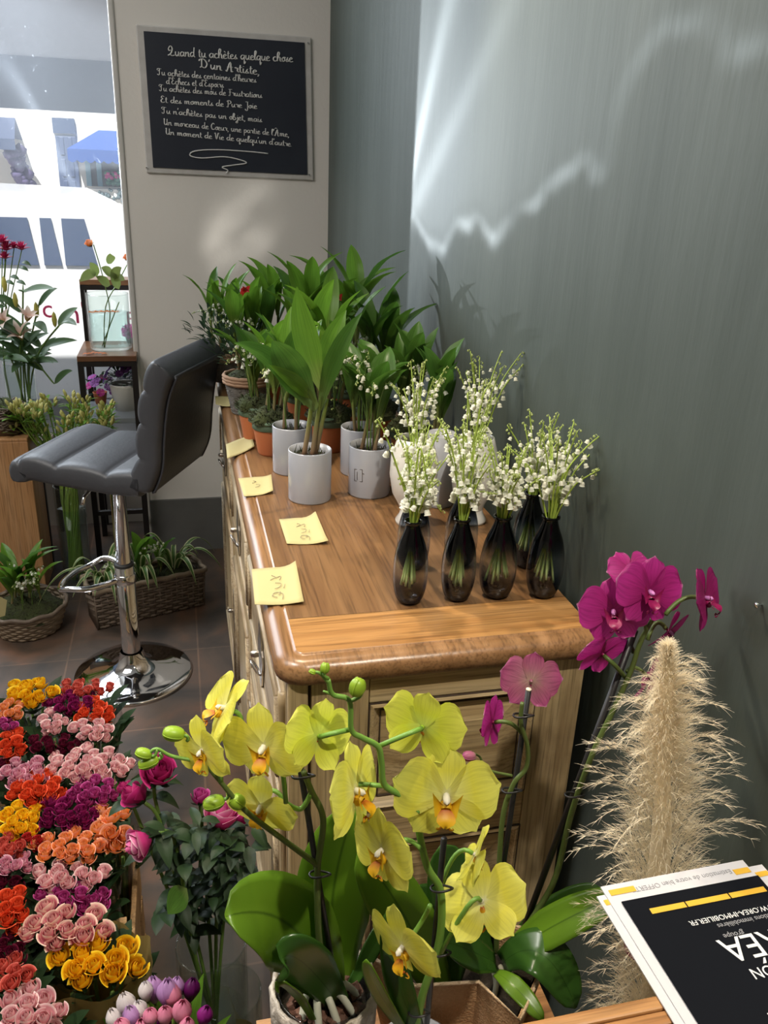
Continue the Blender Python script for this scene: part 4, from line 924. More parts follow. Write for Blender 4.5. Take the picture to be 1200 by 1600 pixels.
# ------------------------------------------------------------------ bar stool
def stool():
    base = V((-.216, 2.52, 0)); r = thing('bar_stool', base, 'grey channel-tufted bar stool on chrome column and round chrome base', 'stool')
    ang = radians(24); fwd = V((-cos(ang), sin(ang), 0)); side = V((sin(ang), cos(ang), 0)); Z = V((0, 0, 1))
    top = V((-.2, 2.52, 0))
    def W(x, y, z): return top + fwd * x + side * y + Z * z
    # seat and backrest: one channel profile swept across the width
    def cushion(cl, th, nch, half, name, mt, flip=False, smooth_end=.03, up_sign=1):
        """cl: centreline list of (x,z) for the upholstered face; th thickness away from it"""
        P = spline([V((a, 0, c)) for a, c in cl], 12); n = len(P)
        face = []; back = []
        for i, p in enumerate(P):
            t = (P[min(i + 1, n - 1)] - P[max(i - 1, 0)]).normalized(); nn = V((-t.z, 0, t.x)) * up_sign
            s = i / (n - 1) * nch; bulge = .016 * (abs(sin(pi * s)) ** .5)
            face.append(p + nn * bulge); e = min(1, min(i, n - 1 - i) / 4); back.append(p - nn * th * (.45 + .55 * math.sqrt(e)))
        loop = face + back[::-1]; cen = sum(loop, V((0, 0, 0))) / len(loop)
        b = MB(); rows = []
        for y, k in ((-half, .0), (-half, .55), (-half + .006, .82), (-half + .018, .95), (-half + .04, 1), (0, 1.0), (half - .04, 1), (half - .018, .95), (half - .006, .82), (half, .55), (half, .0)):
            row = []
            for i, p in enumerate(loop):
                # shrink towards the mid-line of the cushion rather than its centre
                m_ = (face[i] + back[i]) / 2 if i < n else (face[2 * n - 1 - i] + back[2 * n - 1 - i]) / 2
                q = m_ + (p - m_) * k; row.append(W(q.x, y + (.012 * (1 - k) if k == 0 else 0) * 0, q.z))
            rows.append(row)
        b.grid(rows, closed=True, flip=flip); return b.out(name, mt, r), face, back
    seat, f1, b1 = cushion([(.245, .735), (.235, .78), (.19, .797), (.1, .79), (0, .783), (-.1, .78), (-.15, .785)], .065, 4, .19, 'seat', M['leather'], up_sign=-1)
    back, f2, b2 = cushion([(-.12, .755), (-.15, .82), (-.16, .90), (-.172, .98), (-.19, 1.05), (-.22, 1.115)], .068, 4, .19, 'backrest', M['leather'], up_sign=-1)
    bb = MB(); rows = []
    for y in (-.17, .17):
        rows.append([W(p.x - .004, y, p.z) for p in b2[3:-3]])
    bb.grid(rows); bp_ = bb.out('back_panel', M['leather_back'], back)
    bb = MB(); k = b2[3:-3]
    for y in (-.172, .172): bb.tube([W(p.x - .003, y, p.z) for p in k], .004, 6)
    bb.tube([W(k[-1].x - .002, -.172, k[-1].z), W(k[-1].x - .002, .172, k[-1].z)], .004, 6); bb.out('piping', M['leather_back'], back)
    b = MB(); b.box(W(.0, 0, .728), (.2, .2, .014), 0, Matrix.Rotation(-ang, 3, 'Z')); b.out('seat_plate', M['rubber'], r, smooth=False)
    b = MB(); b.lathe([(.0, .0), (.192, .0), (.194, .004), (.188, .01), (.14, .018), (.085, .03), (.055, .048), (.042, .07), (.036, .09)], base, 64); b.out('base', M['chrome'], r)
    b = MB(); b.lathe([(.03, .08), (.03, .41), (.0265, .413), (.0, .413)], base, 32); b.out('outer_column', M['chrome'], r)
    b = MB(); b.lathe([(.0305, .405), (.031, .409), (.031, .414), (.024, .416)], base, 32); b.out('collar', M['rubber'], r)
    b = MB(); b.lathe([(.0235, .41), (.0235, .70), (.032, .702), (.032, .722)], base, 32); b.out('inner_column', M['chrome'], r)
    P = [(.02, -.028), (.05, -.07), (.1, -.115), (.17, -.13), (.22, -.10), (.245, -.04), (.245, .04), (.22, .10), (.17, .13), (.1, .115), (.05, .07), (.02, .028)]
    b = MB(); b.tube(spline([base + fwd * x * .8 + side * y * .9 + Z * (.36 - .02 * (x > .2)) for x, y in P], 5), .0095, 12); b.out('footrest', M['chrome'], r)
    b = MB(); b.lathe([(.031, .345), (.034, .348), (.034, .375), (.031, .378)], base, 32); b.out('footrest_clamp', M['chrome'], r)
    b = MB(); b.tube([W(.03, -.1, .715), W(.03, -.17, .70), W(.03, -.185, .68)], .005, 8); b.out('height_lever', M['chrome'], r)
stool()

# ------------------------------------------------------------------ roses
def rose_geo(seed, n=18, open_=.5):
    """a rose head one unit in radius, base at the origin: a tight spiral heart inside petals that roll outwards"""
    rnd = random.Random(seed); b = MB()
    for i in range(n):
        t = i / (n - 1); a0 = i * 2.39996 + rnd.uniform(-.2, .2); r0 = .1 + .62 * t ** .85; w = 2.6 - .9 * t; H = 1.42 - .42 * t + rnd.uniform(-.05, .05)
        top = .42 + (.62 + open_ * .35) * t; rows = []
        for k in range(7):
            v = k / 6; row = []
            bul = .35 + .65 * sin(min(1, v * 1.5) * pi / 2); q = max(0, (v - .5) / .5)
            for j in range(7):
                u = -1 + j / 3; ang = a0 + u * w / 2 * (.3 + .7 * min(1, v * 1.6) ** .7)
                rr = r0 * bul * (1 + (top - 1) * q * q) * (1 + .07 * u) + (.05 * u * u * q if t > .4 else 0)
                z = H * v * (1 - .13 * u * u * v) - (open_ * .22 * t * q ** 3 if t > .45 else 0)
                row.append(V((rr * cos(ang), rr * sin(ang), z)))
            rows.append(row)
        b.grid(rows, 2 if t < .42 else 0)
    for k in range(5):
        a = k * 2 * pi / 5; d = V((cos(a), sin(a), 0)); leaf_geo(b, bez((0, 0, -.05), d * .6 + V((0, 0, -.02)), d * .8 + V((0, 0, .4)), 5), .14, V((0, 0, 1)) , .2, nc=3, mat_=1)
    b.lathe([(.04, -.3), (.09, -.15), (.3, .02), (.35, .2)], (0, 0, 0), 10, 1)
    return b
HEART = {}
def rosemat(nm, inner, outer, rim=None):
    HEART[nm] = uvmat(nm + '_rose_heart', [(0, [c * .55 for c in inner]), (.7, inner), (1, [(a + c) / 2 for a, c in zip(inner, outer)])], 'V', .55, .2)
    return uvmat(nm + '_rose_petal', [(0, inner), (.62, inner), (.9, outer), (1, outer if rim is None else rim)], 'V', .55, .28)
RC = {k: rosemat(k, *v) for k, v in {'yellow': ((.82, .4, .004), (.88, .58, .012), (.92, .7, .05)), 'peach': ((.85, .3, .06), (.78, .34, .2), (.82, .46, .35)), 'orange': ((.6, .05, .012), (.78, .085, .025), (.82, .17, .07)),
      'coral': ((.5, .06, .04), (.68, .13, .1), (.78, .25, .19)), 'pale_pink': ((.72, .32, .35), (.8, .57, .55), (.85, .7, .65)), 'blush': ((.66, .2, .24), (.76, .54, .42), (.82, .66, .52)),
      'hot_pink': ((.34, .02, .14), (.5, .065, .27), (.58, .16, .37)), 'magenta': ((.15, .003, .05), (.28, .01, .11), (.38, .035, .17)), 'wine': ((.06, .001, .012), (.13, .004, .025), (.18, .012, .045)),
      'red': ((.3, .008, .008), (.5, .02, .02), (.56, .06, .05)), 'pink': ((.6, .2, .3), (.74, .4, .47), (.8, .56, .6)), 'deep_rose': ((.28, .006, .08), (.42, .015, .14), (.5, .06, .21)), 'bicolour': ((.5, .03, .18), (.58, .16, .32), (.7, .45, .5))}.items()}
ROSES = [rose_geo(s, n_, o).mesh('rose_head', [RC['yellow'], M['rose_leaf'], HEART['yellow']]) for s, n_, o in ((1, 10, .35), (2, 12, .55), (3, 18, .6))]
def bouquet(px, py, rx, ry, z, colour, n, label, head=1.0, dome=.035, wrap='cello', hz=.42, opn=None, square=False):
    random.seed(int(px * 7 + py)); C = at_z(px, py, z); dp = depth(C); k = dp / F
    o = thing('rose_bouquet', (C.x, C.y, .035), label, 'bouquet', 'wrapped rose bouquets in the crates')
    foot = V((C.x, C.y, .035)); hr = math.sqrt(rx * ry * 1.25 / n) * k * 1.16 * head
    pts = []
    for i in range(n):
        q = math.sqrt((i + .5) / n) * .86; a = i * 2.39996 + px
        u, v = q * cos(a), q * sin(a)
        if square: m_ = max(abs(cos(a)), abs(sin(a))); u, v = u / m_ * .95, v / m_ * .95
        pts.append((u, v))
    for i, (u, v) in enumerate(pts):
        zz = z + dome * (1 - u * u - v * v) - hr * .9
        p = at_z(px + u * rx, py + v * ry, zz + hr * .9); p.z = zz
        d = (p - V((C.x, C.y, z - .3)) + V((random.uniform(-.03, .03), random.uniform(-.07, .0), 0))).normalized()
        rot = Matrix.Rotation(random.random() * 6.28, 4, 'Z'); s_ = hr * random.uniform(.9, 1.12)
        me = ROSES[i % 2 if opn is None else opn]
        inst('rose', me, frame(p, d, s=s_) @ rot, o, [RC[colour], M['rose_leaf'], HEART[colour]])
    # leaves tucked between stems and a bundle of stems down to the water
    b = MB(); wx = rx * k; wy = ry * k / .68
    for i in range(16):
        a = random.random() * 2 * pi; q = random.uniform(.3, .85); p = V((C.x + wx * q * cos(a), C.y + wy * q * sin(a), z - random.uniform(.05, .12))); d = V((cos(a), sin(a), 1.2)).normalized()
        leaf_geo(b, bez(p, p + d * .03, p + d * .055 + V((cos(a), sin(a), 0)) * .012, 6), .017, V((cos(a), sin(a), -.6)) * -1, .2)
    b.out('foliage', M['rose_leaf'], o)
    b = MB(); 
    for i in range(7):
        a = i * .9; p = V((C.x + wx * .5 * cos(a), C.y + wy * .5 * sin(a), z - .06)); b.tube(bez(p, V((C.x, C.y, z - .2)), foot + V((.012 * cos(a), .012 * sin(a), 0)), 6), .0035, 5)
    b.out('stem', M['stem'], o)
    b = MB(); rows = []
    for i, (t, s_) in enumerate(((0, .22), (.35, .3), (.7, .72), (.92, 1.04), (1.0, 1.1))):
        zz = .045 + (z - .015 - .045) * t
        rows.append([V((C.x + (wx * s_) * cos(a) * (1 + .03 * sin(9 * a + i)), C.y + (wy * s_) * sin(a) * (1 + .03 * sin(9 * a + i)), zz + .01 * sin(6 * a) * t)) for a in [2 * pi * q / 40 for q in range(40)]])
    b.grid(rows, closed=True); b.out('wrap', M[wrap], o)
    return o
HZ = .45
BQ = [(46, 1077, 42, 24, HZ, 'yellow', 9, 'golden yellow rose bouquet at the far end of the flower crates'),
      (133, 1072, 46, 16, HZ, 'coral', 12, 'coral rose bouquet beside the chrome stool base'),
      (112, 1094, 46, 17, HZ, 'magenta', 10, 'magenta rose bouquet between the coral and the vermilion ones near the stool'),
      (145, 1107, 40, 19, HZ, 'orange', 10, 'vermilion rose bouquet in front of the coral one'),
      (82, 1127, 26, 20, HZ, 'pale_pink', 8, 'small pale pink rose bouquet behind the dark red roses'),
      (145, 1136, 34, 22, HZ, 'pale_pink', 10, 'pale pink rose bouquet at the edge of the crates nearest the stool'),
      (85, 1160, 46, 16, HZ - .01, 'wine', 10, 'dark red rose bouquet in front of the small pale pink one'),
      (14, 1106, 26, 18, HZ, 'peach', 8, 'salmon peach rose bouquet behind the vermilion-orange one'),
      (8, 1130, 22, 12, HZ, 'hot_pink', 6, 'pink rose bouquet cut by the edge of the view, below salmon roses'),
      (16, 1160, 28, 26, HZ, 'orange', 8, 'orange rose bouquet beside the dark red ones at the far crates'),
      (14, 1194, 34, 14, HZ - .02, 'wine', 7, 'dark red rose bouquet below the orange one at the picture edge'),
      (138, 1192, 78, 30, HZ, 'pale_pink', 24, 'large dense pale pink rose bouquet across the middle of the crates'),
      (34, 1204, 46, 24, HZ, 'pink', 10, 'clear pink rose bouquet beside the large pale pink one'),
      (58, 1228, 52, 28, HZ, 'orange', 14, 'bright orange rose bouquet behind the yellow bouquet in the middle'),
      (146, 1231, 42, 28, HZ, 'hot_pink', 13, 'orchid pink rose bouquet in front of the large pale pink one'),
      (108, 1266, 54, 30, HZ, 'magenta', 14, 'deep magenta rose bouquet in the middle of the crates'),
      (28, 1277, 40, 32, HZ, 'yellow', 11, 'yellow rose bouquet in the middle, beside the deep magenta one'),
      (178, 1286, 34, 38, HZ, 'peach', 7, 'few large apricot roses at the crate edge beside the pink bicolour rose'),
      (48, 1308, 30, 16, HZ - .01, 'red', 6, 'red rose bouquet just below the middle yellow one'),
      (108, 1318, 66, 28, HZ, 'peach', 16, 'wide apricot peach rose bouquet in cellophane'),
      (14, 1318, 30, 24, HZ, 'coral', 7, 'coral red rose bouquet at the picture edge below the red roses'),
      (20, 1346, 36, 18, HZ, 'pink', 8, 'soft pink rose bouquet left of the wide apricot one'),
      (110, 1366, 68, 24, HZ - .01, 'pale_pink', 12, 'pale pink row of roses in square cellophane above hot pink ones'),
      (110, 1398, 68, 24, HZ - .02, 'hot_pink', 13, 'hot pink rose bouquet below the pale pink row'),
      (10, 1376, 30, 18, HZ - .02, 'wine', 6, 'dark wine red rose bouquet at the picture edge beside the pale pink row'),
      (16, 1416, 32, 34, HZ, 'orange', 8, 'orange red rose bouquet at the edge beside hot pink roses'),
      (102, 1440, 74, 38, HZ, 'blush', 12, 'open blush roses with greenish outer petals behind the nearest yellow bouquet'),
      (14, 1478, 32, 30, HZ - .02, 'wine', 8, 'dark crimson rose bouquet at the edge, behind the coral one'),
      (18, 1518, 36, 30, HZ, 'coral', 6, 'big coral roses at the edge nearest the camera'),
      (146, 1492, 80, 42, HZ - .02, 'yellow', 11, 'nearest yellow rose bouquet in olive wrap'),
      (46, 1576, 62, 42, HZ, 'pale_pink', 11, 'nearest pale pink rose bouquet, at the bottom corner of the picture')]
for q in BQ:
    near = q[7].startswith('nearest yellow'); bouquet(*q, wrap='kraft' if near else 'cello', opn=1 if near else (1 if q[5] in ('blush', 'orange', 'peach') else None), square='square' in q[7], head=1.05)
def crate(x0, x1, y0, y1, h, label):
    o = thing('wooden_crate', ((x0 + x1) / 2, (y0 + y1) / 2, 0), label, 'crate', 'wooden flower crates')
    b = MB(); b.bb(x0, x1, y0, y1, 0, .012); b.out('bottom', M['crate'], o, smooth=False)
    for z in (.03, .135, .24):
        if z + .085 > h: continue
        for a in (0, 1):
            b = MB(); b.bb(x0, x1, (y0 if a == 0 else y1 - .01), (y0 + .01 if a == 0 else y1), z, z + .088); b.out('slat', M['crate'], o, smooth=False, bevel=.002)
            b = MB(); b.bb((x0 if a == 0 else x1 - .01), (x0 + .01 if a == 0 else x1), y0 + .011, y1 - .011, z, z + .088); b.out('slat', M['crate'], o, smooth=False, bevel=.002)
    for x in (x0 + .022, x1 - .022):
        for y in (y0 + .022, y1 - .022):
            b = MB(); b.bb(x - .011, x + .011, y - .011, y + .011, .012, h + .01); b.out('corner_post', M['crate'], o, smooth=False)
p = at_x(1187, 945, .597); b = MB(); b.lathe([(0, -.006), (.0035, -.005), (.0035, -.003), (.0012, -.002), (.0012, .004)], p, 10, 0, Matrix.Rotation(pi / 2, 3, 'Y')); tag(b.out('wall_screw', M['chrome'], origin=p), 'small screw head in the green wall right of the pampas', 'screw')
a = at_z(213, 1350, .36)
crate(-.62, a.x, 1.12, 1.34, .36, 'long wooden slatted crate full of rose bouquets in the middle')
crate(-.62, -.22, 1.36, 1.9, .2, 'low wooden slatted crate hidden under the farther rose bouquets')

crate(-.62, -.205, .85, 1.10, .3, 'wooden slatted crate under the nearest yellow and pale pink bouquets')
# tulips
def tulip_geo(seed):
    rnd = random.Random(seed); b = MB()
    for i in range(6):
        a0 = i * pi / 3 + (.52 if i > 2 else 0); rr0 = 1.0 if i < 3 else .9; a0 = (i % 3) * 2 * pi / 3 + (pi / 3 if i > 2 else 0); rows = []
        for k in range(8):
            v = k / 7; rad = rr0 * (.25 + .75 * sin(min(1, v * 1.45) * pi / 2)) * (1 - .74 * max(0, (v - .5) / .5) ** 1.7); wv = (1.25 * sin(pi * min(.97, .25 + v * .72)) ** .7) * (1 if v < .95 else .5)
            rows.append([V((rad * cos(a0 + u * wv), rad * sin(a0 + u * wv), 2.5 * v - .12 * abs(u) * v)) for u in (-1, -.5, 0, .5, 1)])
        b.grid(rows, 0)
    b.lathe([(.12, -.5), (.14, -.1), (.3, .03)], (0, 0, 0), 8, 1); return b
TM = {k: uvmat(k + '_tulip_petal', s, 'V', .4, .25, veins=.12) for k, s in {'lilac': [(0, (.55, .45, .5)), (.3, (.42, .2, .48)), (1, (.5, .28, .55))], 'pink': [(0, (.75, .55, .5)), (.4, (.75, .3, .4)), (1, (.72, .22, .36))], 'white': [(0, (.6, .65, .4)), (.3, (.75, .7, .68)), (1, (.78, .72, .72))], 'purple': [(0, (.12, .005, .08)), (1, (.1, .003, .09))], 'violet': [(0, (.3, .02, .2)), (1, (.28, .015, .22))]}.items()}
TUL = tulip_geo(4).mesh('tulip_head', [TM['pink'], M['stem']])
def tulips():
    C = at_z(250, 1570, .42); o = thing('tulip_bouquet', (C.x, C.y, .0), 'tulips in lilac, pink, white and dark purple beside the nearest yellow roses', 'bouquet')
    for px, py, c, w in ((262, 1550, 'lilac', 38), (240, 1545, 'lilac', 34), (276, 1542, 'lilac', 28), (228, 1548, 'white', 26), (197, 1568, 'white', 32), (218, 1578, 'white', 28), (178, 1590, 'white', 28), (205, 1587, 'lilac', 30), (235, 1588, 'pink', 26), (258, 1586, 'pink', 28), (270, 1556, 'pink', 30), (284, 1580, 'pink', 34), (299, 1545, 'purple', 30), (320, 1586, 'violet', 28), (256, 1600, 'violet', 26), (190, 1606, 'pink', 30), (292, 1604, 'pink', 28), (222, 1606, 'pink', 28)):
        p = at_z(px, py, .42 + random.uniform(-.01, .02)); r = w / 2 / F * depth(p); d = V(((p.x - C.x) * 1.3, (p.y - C.y) * 1.2 + .08, .3)).normalized(); p = p - d * r * 1.3
        t = inst('tulip', TUL, frame(p, d, s=r) @ Matrix.Rotation(random.random() * 6, 4, 'Z'), o, [TM[c], M['stem']])
        b = MB(); b.tube(bez(p - d * r * .3, p - d * .12, V((C.x + (p.x - C.x) * .3, C.y + (p.y - C.y) * .3, .012)), 7), .004, 6); st = b.out('stem', M['pale_stem'], o)
    b = MB(); b.lathe([(0, 0), (.05, 0), (.055, .005), (.075, .26), (.073, .262), (.053, .01)], (C.x, C.y, 0), 32); b.out('bucket', M['cello'], o)
    for i in range(7):
        a = i * .9; b = MB(); p = V((C.x + .03 * cos(a), C.y + .03 * sin(a), .2)); leaf_geo(b, bez(p, p + V((.03 * cos(a), .03 * sin(a), .1)), p + V((.075 * cos(a), .075 * sin(a), .17)), 9), .018, V((-cos(a), -sin(a), .6)), .4, LEAFP); b.out('leaf', M['lily_leaf'], o)
tulips()

# clear cylinder vases on the floor
def cyl_vase(c, r, h, label, water=.3, name='glass_vase', taper=1.0, m='glass', group=None):
    o = thing(name, c, label, 'vase', group); c = V(c)
    b = MB(); b.lathe([(0, .002), (r * .96 * taper, .002), (r * taper, .008), (r, h - .003), (r - .0015, h), (r - .003, h - .003), (r * taper - .004, .014), (0, .014)], c, 40); b.out('glass_body', M[m], o)
    b = MB(); b.tube([c + V(((r - .0015) * cos(a), (r - .0015) * sin(a), h)) for a in [2 * pi * q / 40 for q in range(41)]], .0018, 6, 0, False); b.out('rim', M['glass'], o)
    if water:
        rr = r * (taper + (1 - taper) * water) - .004
        b = MB(); b.lathe([(r * taper - .0045, .0145), (rr, h * water), (0, h * water)], c, 32); b.out('water', M['water'], o)
    return o
vc = at_z(335, 1425, .36); vc = V((-.005, 1.105, 0))
cyl_vase(vc, .062, .33, 'tall clear glass vase holding the big pink roses, beside the sideboard', .45)
vd = at_z(362, 1548, .30); cyl_vase((vd.x - .004, vd.y, 0), .055, .30, 'empty clear glass vase beside the pebbled orchid pot', .0)
b = MB(); 
for i in range(10):
    a = i * .63; b.grid([[V((vd.x + rr * cos(a + j * .2), vd.y + rr * sin(a + j * .2), z)) for j in range(5)] for rr, z in ((.02, .016), (.035, .1), (.047, .15 + .02 * sin(i * 2)))])
tag(b.out('tissue_paper', M['kraft'], origin=(vd.x, vd.y, .016)), 'crumpled ochre tissue paper inside the empty glass vase', 'paper')
def pink_rose(px, py, w, col, label, y, fac, opn=2):
    p = at_y(px, py, y); r = w / 2 / F * depth(p) * .95; o = thing('long_stemmed_rose', vc + V((0, 0, .02)), label, 'rose', 'long stemmed roses in the tall vase')
    d = (R_ * fac[0] + U_ * fac[1] - _f * fac[2]).normalized()
    q = p - d * r * .6
    inst('rose_head', ROSES[opn], frame(q, d, s=r), o, [RC[col], M['rose_leaf'], HEART[col]])
    nk = V((vc.x + (q.x - vc.x) * .35, vc.y + (q.y - vc.y) * .35, .33)); P = spline([q - d * r * .1, q - d * .04 - V((0, 0, .03)), nk, V((vc.x - (q.x - vc.x) * .12, vc.y - (q.y - vc.y) * .12, .022))], 7)
    b = MB(); b.tube(P, .0032, 7); b.out('stem', M['stem'], o)
    for i in range(9):
        s_ = P[random.randint(3, 15)]; a = random.random() * 6.28; dd = V((cos(a), sin(a), random.uniform(-.5, .3))).normalized(); l = random.uniform(.035, .055)
        if s_.z < .3: continue
        b = MB(); leaf_geo(b, bez(s_, s_ + dd * l * .5 + V((0, 0, .015)), s_ + dd * l - V((0, 0, .01)), 8), .013, V((0, 0, 1)), .2); b.out('leaf', M['rose_leaf'], o)
for q in ((248, 1207, 72, 'deep_rose', 'magenta long stemmed rose, topmost beside the orchid buds', 1.12, (.2, .6, .5)), (210, 1242, 60, 'deep_rose', 'magenta long stemmed rose leaning towards the hot pink bouquet', 1.12, (-.6, .6, .3), 1), (218, 1318, 66, 'bicolour', 'pink and cream long stemmed rose drooping over the crate edge', 1.06, (-.7, -.2, .6)), (345, 1276, 70, 'bicolour', 'bright pink long stemmed rose below the yellow orchid buds', 1.1, (.1, .9, .2)), (312, 1245, 42, 'hot_pink', 'pink rose bud half hidden behind the leftmost yellow orchid flower', 1.14, (0, .9, .3), 0), (378, 1276, 44, 'deep_rose', 'dark pink long stemmed rose behind the orchid stem', 1.14, (.3, .8, .2), 1), (195, 1232, 36, 'deep_rose', 'small magenta rose peeping out beside the pale pink bouquet', 1.16, (-.4, .8, .2), 0)):
    pink_rose(*q)
fo = MB()
for i in range(190):
    px = random.uniform(252, 396); py = random.uniform(1285, 1430); p = at_y(px, py, 1.1 + random.uniform(-.05, .07)); a = random.random() * 6.28; d = V((cos(a), sin(a), random.uniform(-.8, .4))).normalized(); l = random.uniform(.028, .048)
    leaf_geo(fo, bez(p, p + d * l * .5 + V((0, 0, .01)), p + d * l, 6), random.uniform(.007, .013), V((0, 0, 1)), .2)
fo_o = fo.out('rose_foliage', M['rose_leaf'], origin=vc + V((0, 0, .33))); tag(fo_o, 'dark green rose leaves massed around the stems over the tall vase', 'leaves'); fo_o['kind'] = 'stuff'
b = MB(); P = [at_y(*q, 1.03) for q in ((292, 1388), (278, 1405), (262, 1428))]; leaf_geo(b, bez(*P, 9), .02, V((-.3, -.6, .7)), .2); tag(b.out('fallen_leaf', M['lily_leaf_dark'], origin=P[2]), 'single olive green rose leaf hanging out below the pink roses', 'leaf')

# ------------------------------------------------------------------ orchids
def petal_geo(L_, w, claw=.16, cup=.10, ruf=.02, seed=0, notch=0, n=10, k=9):
    """petal lying along +X in the XY plane, claw at the origin"""
    rnd = random.Random(seed); b = MB(); rows = []; ph = rnd.random() * 6
    for i in range(n):
        t = i / (n - 1); x = L_ * t
        hw = w * (claw + (1 - claw) * sin(min(1, t / .62) * pi / 2) ** 1.2) * math.sqrt(max(.0, 1 - max(0, (t - .62) / .38) ** 2.6)) if t < 1 else w * .12
        row = []
        for j in range(k):
            u = -1 + 2 * j / (k - 1)
            row.append(V((x - .06 * L_ * (u * u) * (t > .5) * t, u * hw, -cup * L_ * t * t + cup * .6 * abs(u) ** 2 * hw + ruf * L_ * t * sin(ph + u * 4 + t * 3) * abs(u) ** 1.5)))
        rows.append(row)
    b.grid(rows, 0); return b
def lip_geo():
    b = MB()
    # throat, side lobes, tongue and its two tendrils; flower faces +Z, up is +Y
    b.lathe([(.012, 0), (.05, .03), (.062, .07), (.045, .1)], (0, -.05, 0), 10, 0, frame((0, 0, 0), (0, -.55, 1)).to_3x3())
    for s in (-1, 1):
        rows = []
        for i in range(6):
            t = i / 5; rows.append([V((s * (.03 + .085 * t + .02 * u * t), -.07 + .1 * t * (.4 + u) + .02 * u, .06 + .1 * t - .05 * t * t + .02 * u * u)) for u in (-1, -.5, 0, .5, 1)])
        b.grid(rows, 0)
    rows = []
    for i in range(8):
        t = i / 7; hw = .05 + .05 * sin(pi * min(1, t * 1.3)) - .04 * t
        rows.append([V((u * hw, -.09 - .15 * t, .09 + .09 * sin(pi * t * .8) + .02 * u * u)) for u in (-1, -.5, 0, .5, 1)])
    b.grid(rows, 0)
    for s in (-1, 1): b.tube(spline([(s * .015, -.235, .11), (s * .05, -.265, .12), (s * .075, -.245, .15), (s * .065, -.22, .165)], 4), [.012, .011, .01, .01, .009, .009, .008, .007, .006, .006, .005, .004, .003], 6, 0)
    return b
PET = [petal_geo(.5, .30, .14, .10, .05, s).mesh('petal', [M['yellow_petal']]) for s in (1, 2, 3)]
SEP = petal_geo(.47, .165, .3, .12, .025, 5).mesh('sepal', [M['yellow_petal']])
LIP = lip_geo().mesh('lip', [M['yellow_lip']])
cb = MB(); cb.lathe([(.0, -.02), (.03, 0), (.034, .05), (.03, .09), (0, .115)], (0, 0, 0), 10, 0, frame((0, 0, 0), (0, -.25, 1)).to_3x3()); COLM = cb.mesh('column', [M['column']])
def orchid_flower(parent, px, py, size, fac, y, pm, lm, cm, roll=0, droop=0.12, open_=0.0, ped=None, pedm='spike_lime', name='flower'):
    """fac = (right, up, towards camera) the flower looks"""
    p = at_y(px, py, y); s = size / F * depth(p); d = (R_ * fac[0] + U_ * fac[1] - _f * fac[2]).normalized()
    Mx = frame(p, d, U_ * .9 + V((0, 0, .4))) @ Matrix.Rotation(roll, 4, 'Z') @ Matrix.Scale(s, 4)
    b = MB(); b.lathe([(0, -.05 * s), (.02 * s, -.04 * s), (.03 * s, 0), (.02 * s, .03 * s)], p, 8, 0, frame((0, 0, 0), d).to_3x3()); fl_o = b.out(name, M[cm], parent)
    def P(me, m, ang, tilt, nm, zoff=0):
        inst(nm, me, Mx @ Matrix.Translation((0, 0, zoff)) @ Matrix.Rotation(ang, 4, 'Z') @ Matrix.Rotation(-tilt, 4, 'Y'), fl_o, [M[m]])
    rj = lambda a: random.uniform(-a, a)
    P(PET[random.randint(0, 2)], pm, radians(12) + rj(.1), .12 + open_ + rj(.12), 'petal', .02); P(PET[random.randint(0, 2)], pm, radians(168) + rj(.1), .12 + open_ + rj(.12), 'petal', .02)
    P(SEP, pm, radians(90) + rj(.1), .05 + open_ + rj(.1), 'sepal'); P(SEP, pm, radians(-52) + rj(.1), open_ + rj(.12), 'sepal'); P(SEP, pm, radians(-128) + rj(.1), open_ + rj(.12), 'sepal')
    inst('lip', LIP, Mx, fl_o, [M[lm]]); inst('column', COLM, Mx @ Matrix.Translation((0, .01, .02)), fl_o, [M['column'] if lm == 'yellow_lip' else M['pink_column']])
    if ped:
        e = at_y(*ped[:2], y + (ped[2] if len(ped) > 2 else 0)); st = p - d * .04 * s; b = MB(); b.tube(bez(st, st - d * .28 * s + V((0, 0, .01)), e, 9), [.0026] * 9, 7); b.out('pedicel', M[pedm], fl_o)
    return fl_o
def bud(parent, px, py, w, h, y, tilt=(0, 1, 0), to=None, m='bud', sm='spike_lime'):
    p = at_y(px, py, y); k = depth(p) / F; d = (R_ * tilt[0] + U_ * tilt[1] - _f * tilt[2]).normalized(); rows = []
    b = MB(); r = w / 2 * k; hh = h / 2 * k
    pr = [(r * sin(pi * i / 10) ** .8 * (1 + .0), -hh * cos(pi * i / 10)) for i in range(11)]
    b.lathe(pr, p, 18, 0, frame((0, 0, 0), d).to_3x3())
    # sepal seams raised on the bud
    for q in range(3):
        a = q * 2 * pi / 3; b.tube([p + frame((0, 0, 0), d).to_3x3() @ V((rr * 1.0 * cos(a), rr * 1.0 * sin(a), z)) for rr, z in pr[1:-1]], .0007, 4, 0)
    o = b.out('bud', M[m], parent)
    if to: b = MB(); e = at_y(*to, y); b.tube(bez(p - d * hh * .95, p - d * hh * 1.6, e, 6), .0018, 6); b.out('bud_stalk', M[sm], o)
def spike(parent, pts, y, r, m, name='flower_spike', nodes=True):
    P = [at_y(q[0], q[1], y if len(q) < 3 else q[2]) for q in pts]; sp = spline(P, 6); b = MB(); n = len(sp)
    b.tube(sp, [r[0] + (r[1] - r[0]) * i / (n - 1) for i in range(n)], 9); o = b.out(name, M[m], parent)
    return o
def stake(parent, a, c, r=.0028, tip=True):
    b = MB(); b.tube([a, c], r, 10); o = b.out('stake', M['stake'], parent)
    if tip: d = (c - a).normalized(); b = MB(); b.tube([c, c + d * .0015], r * .97, 10); b.out('stake_tip', M['cream'], o)
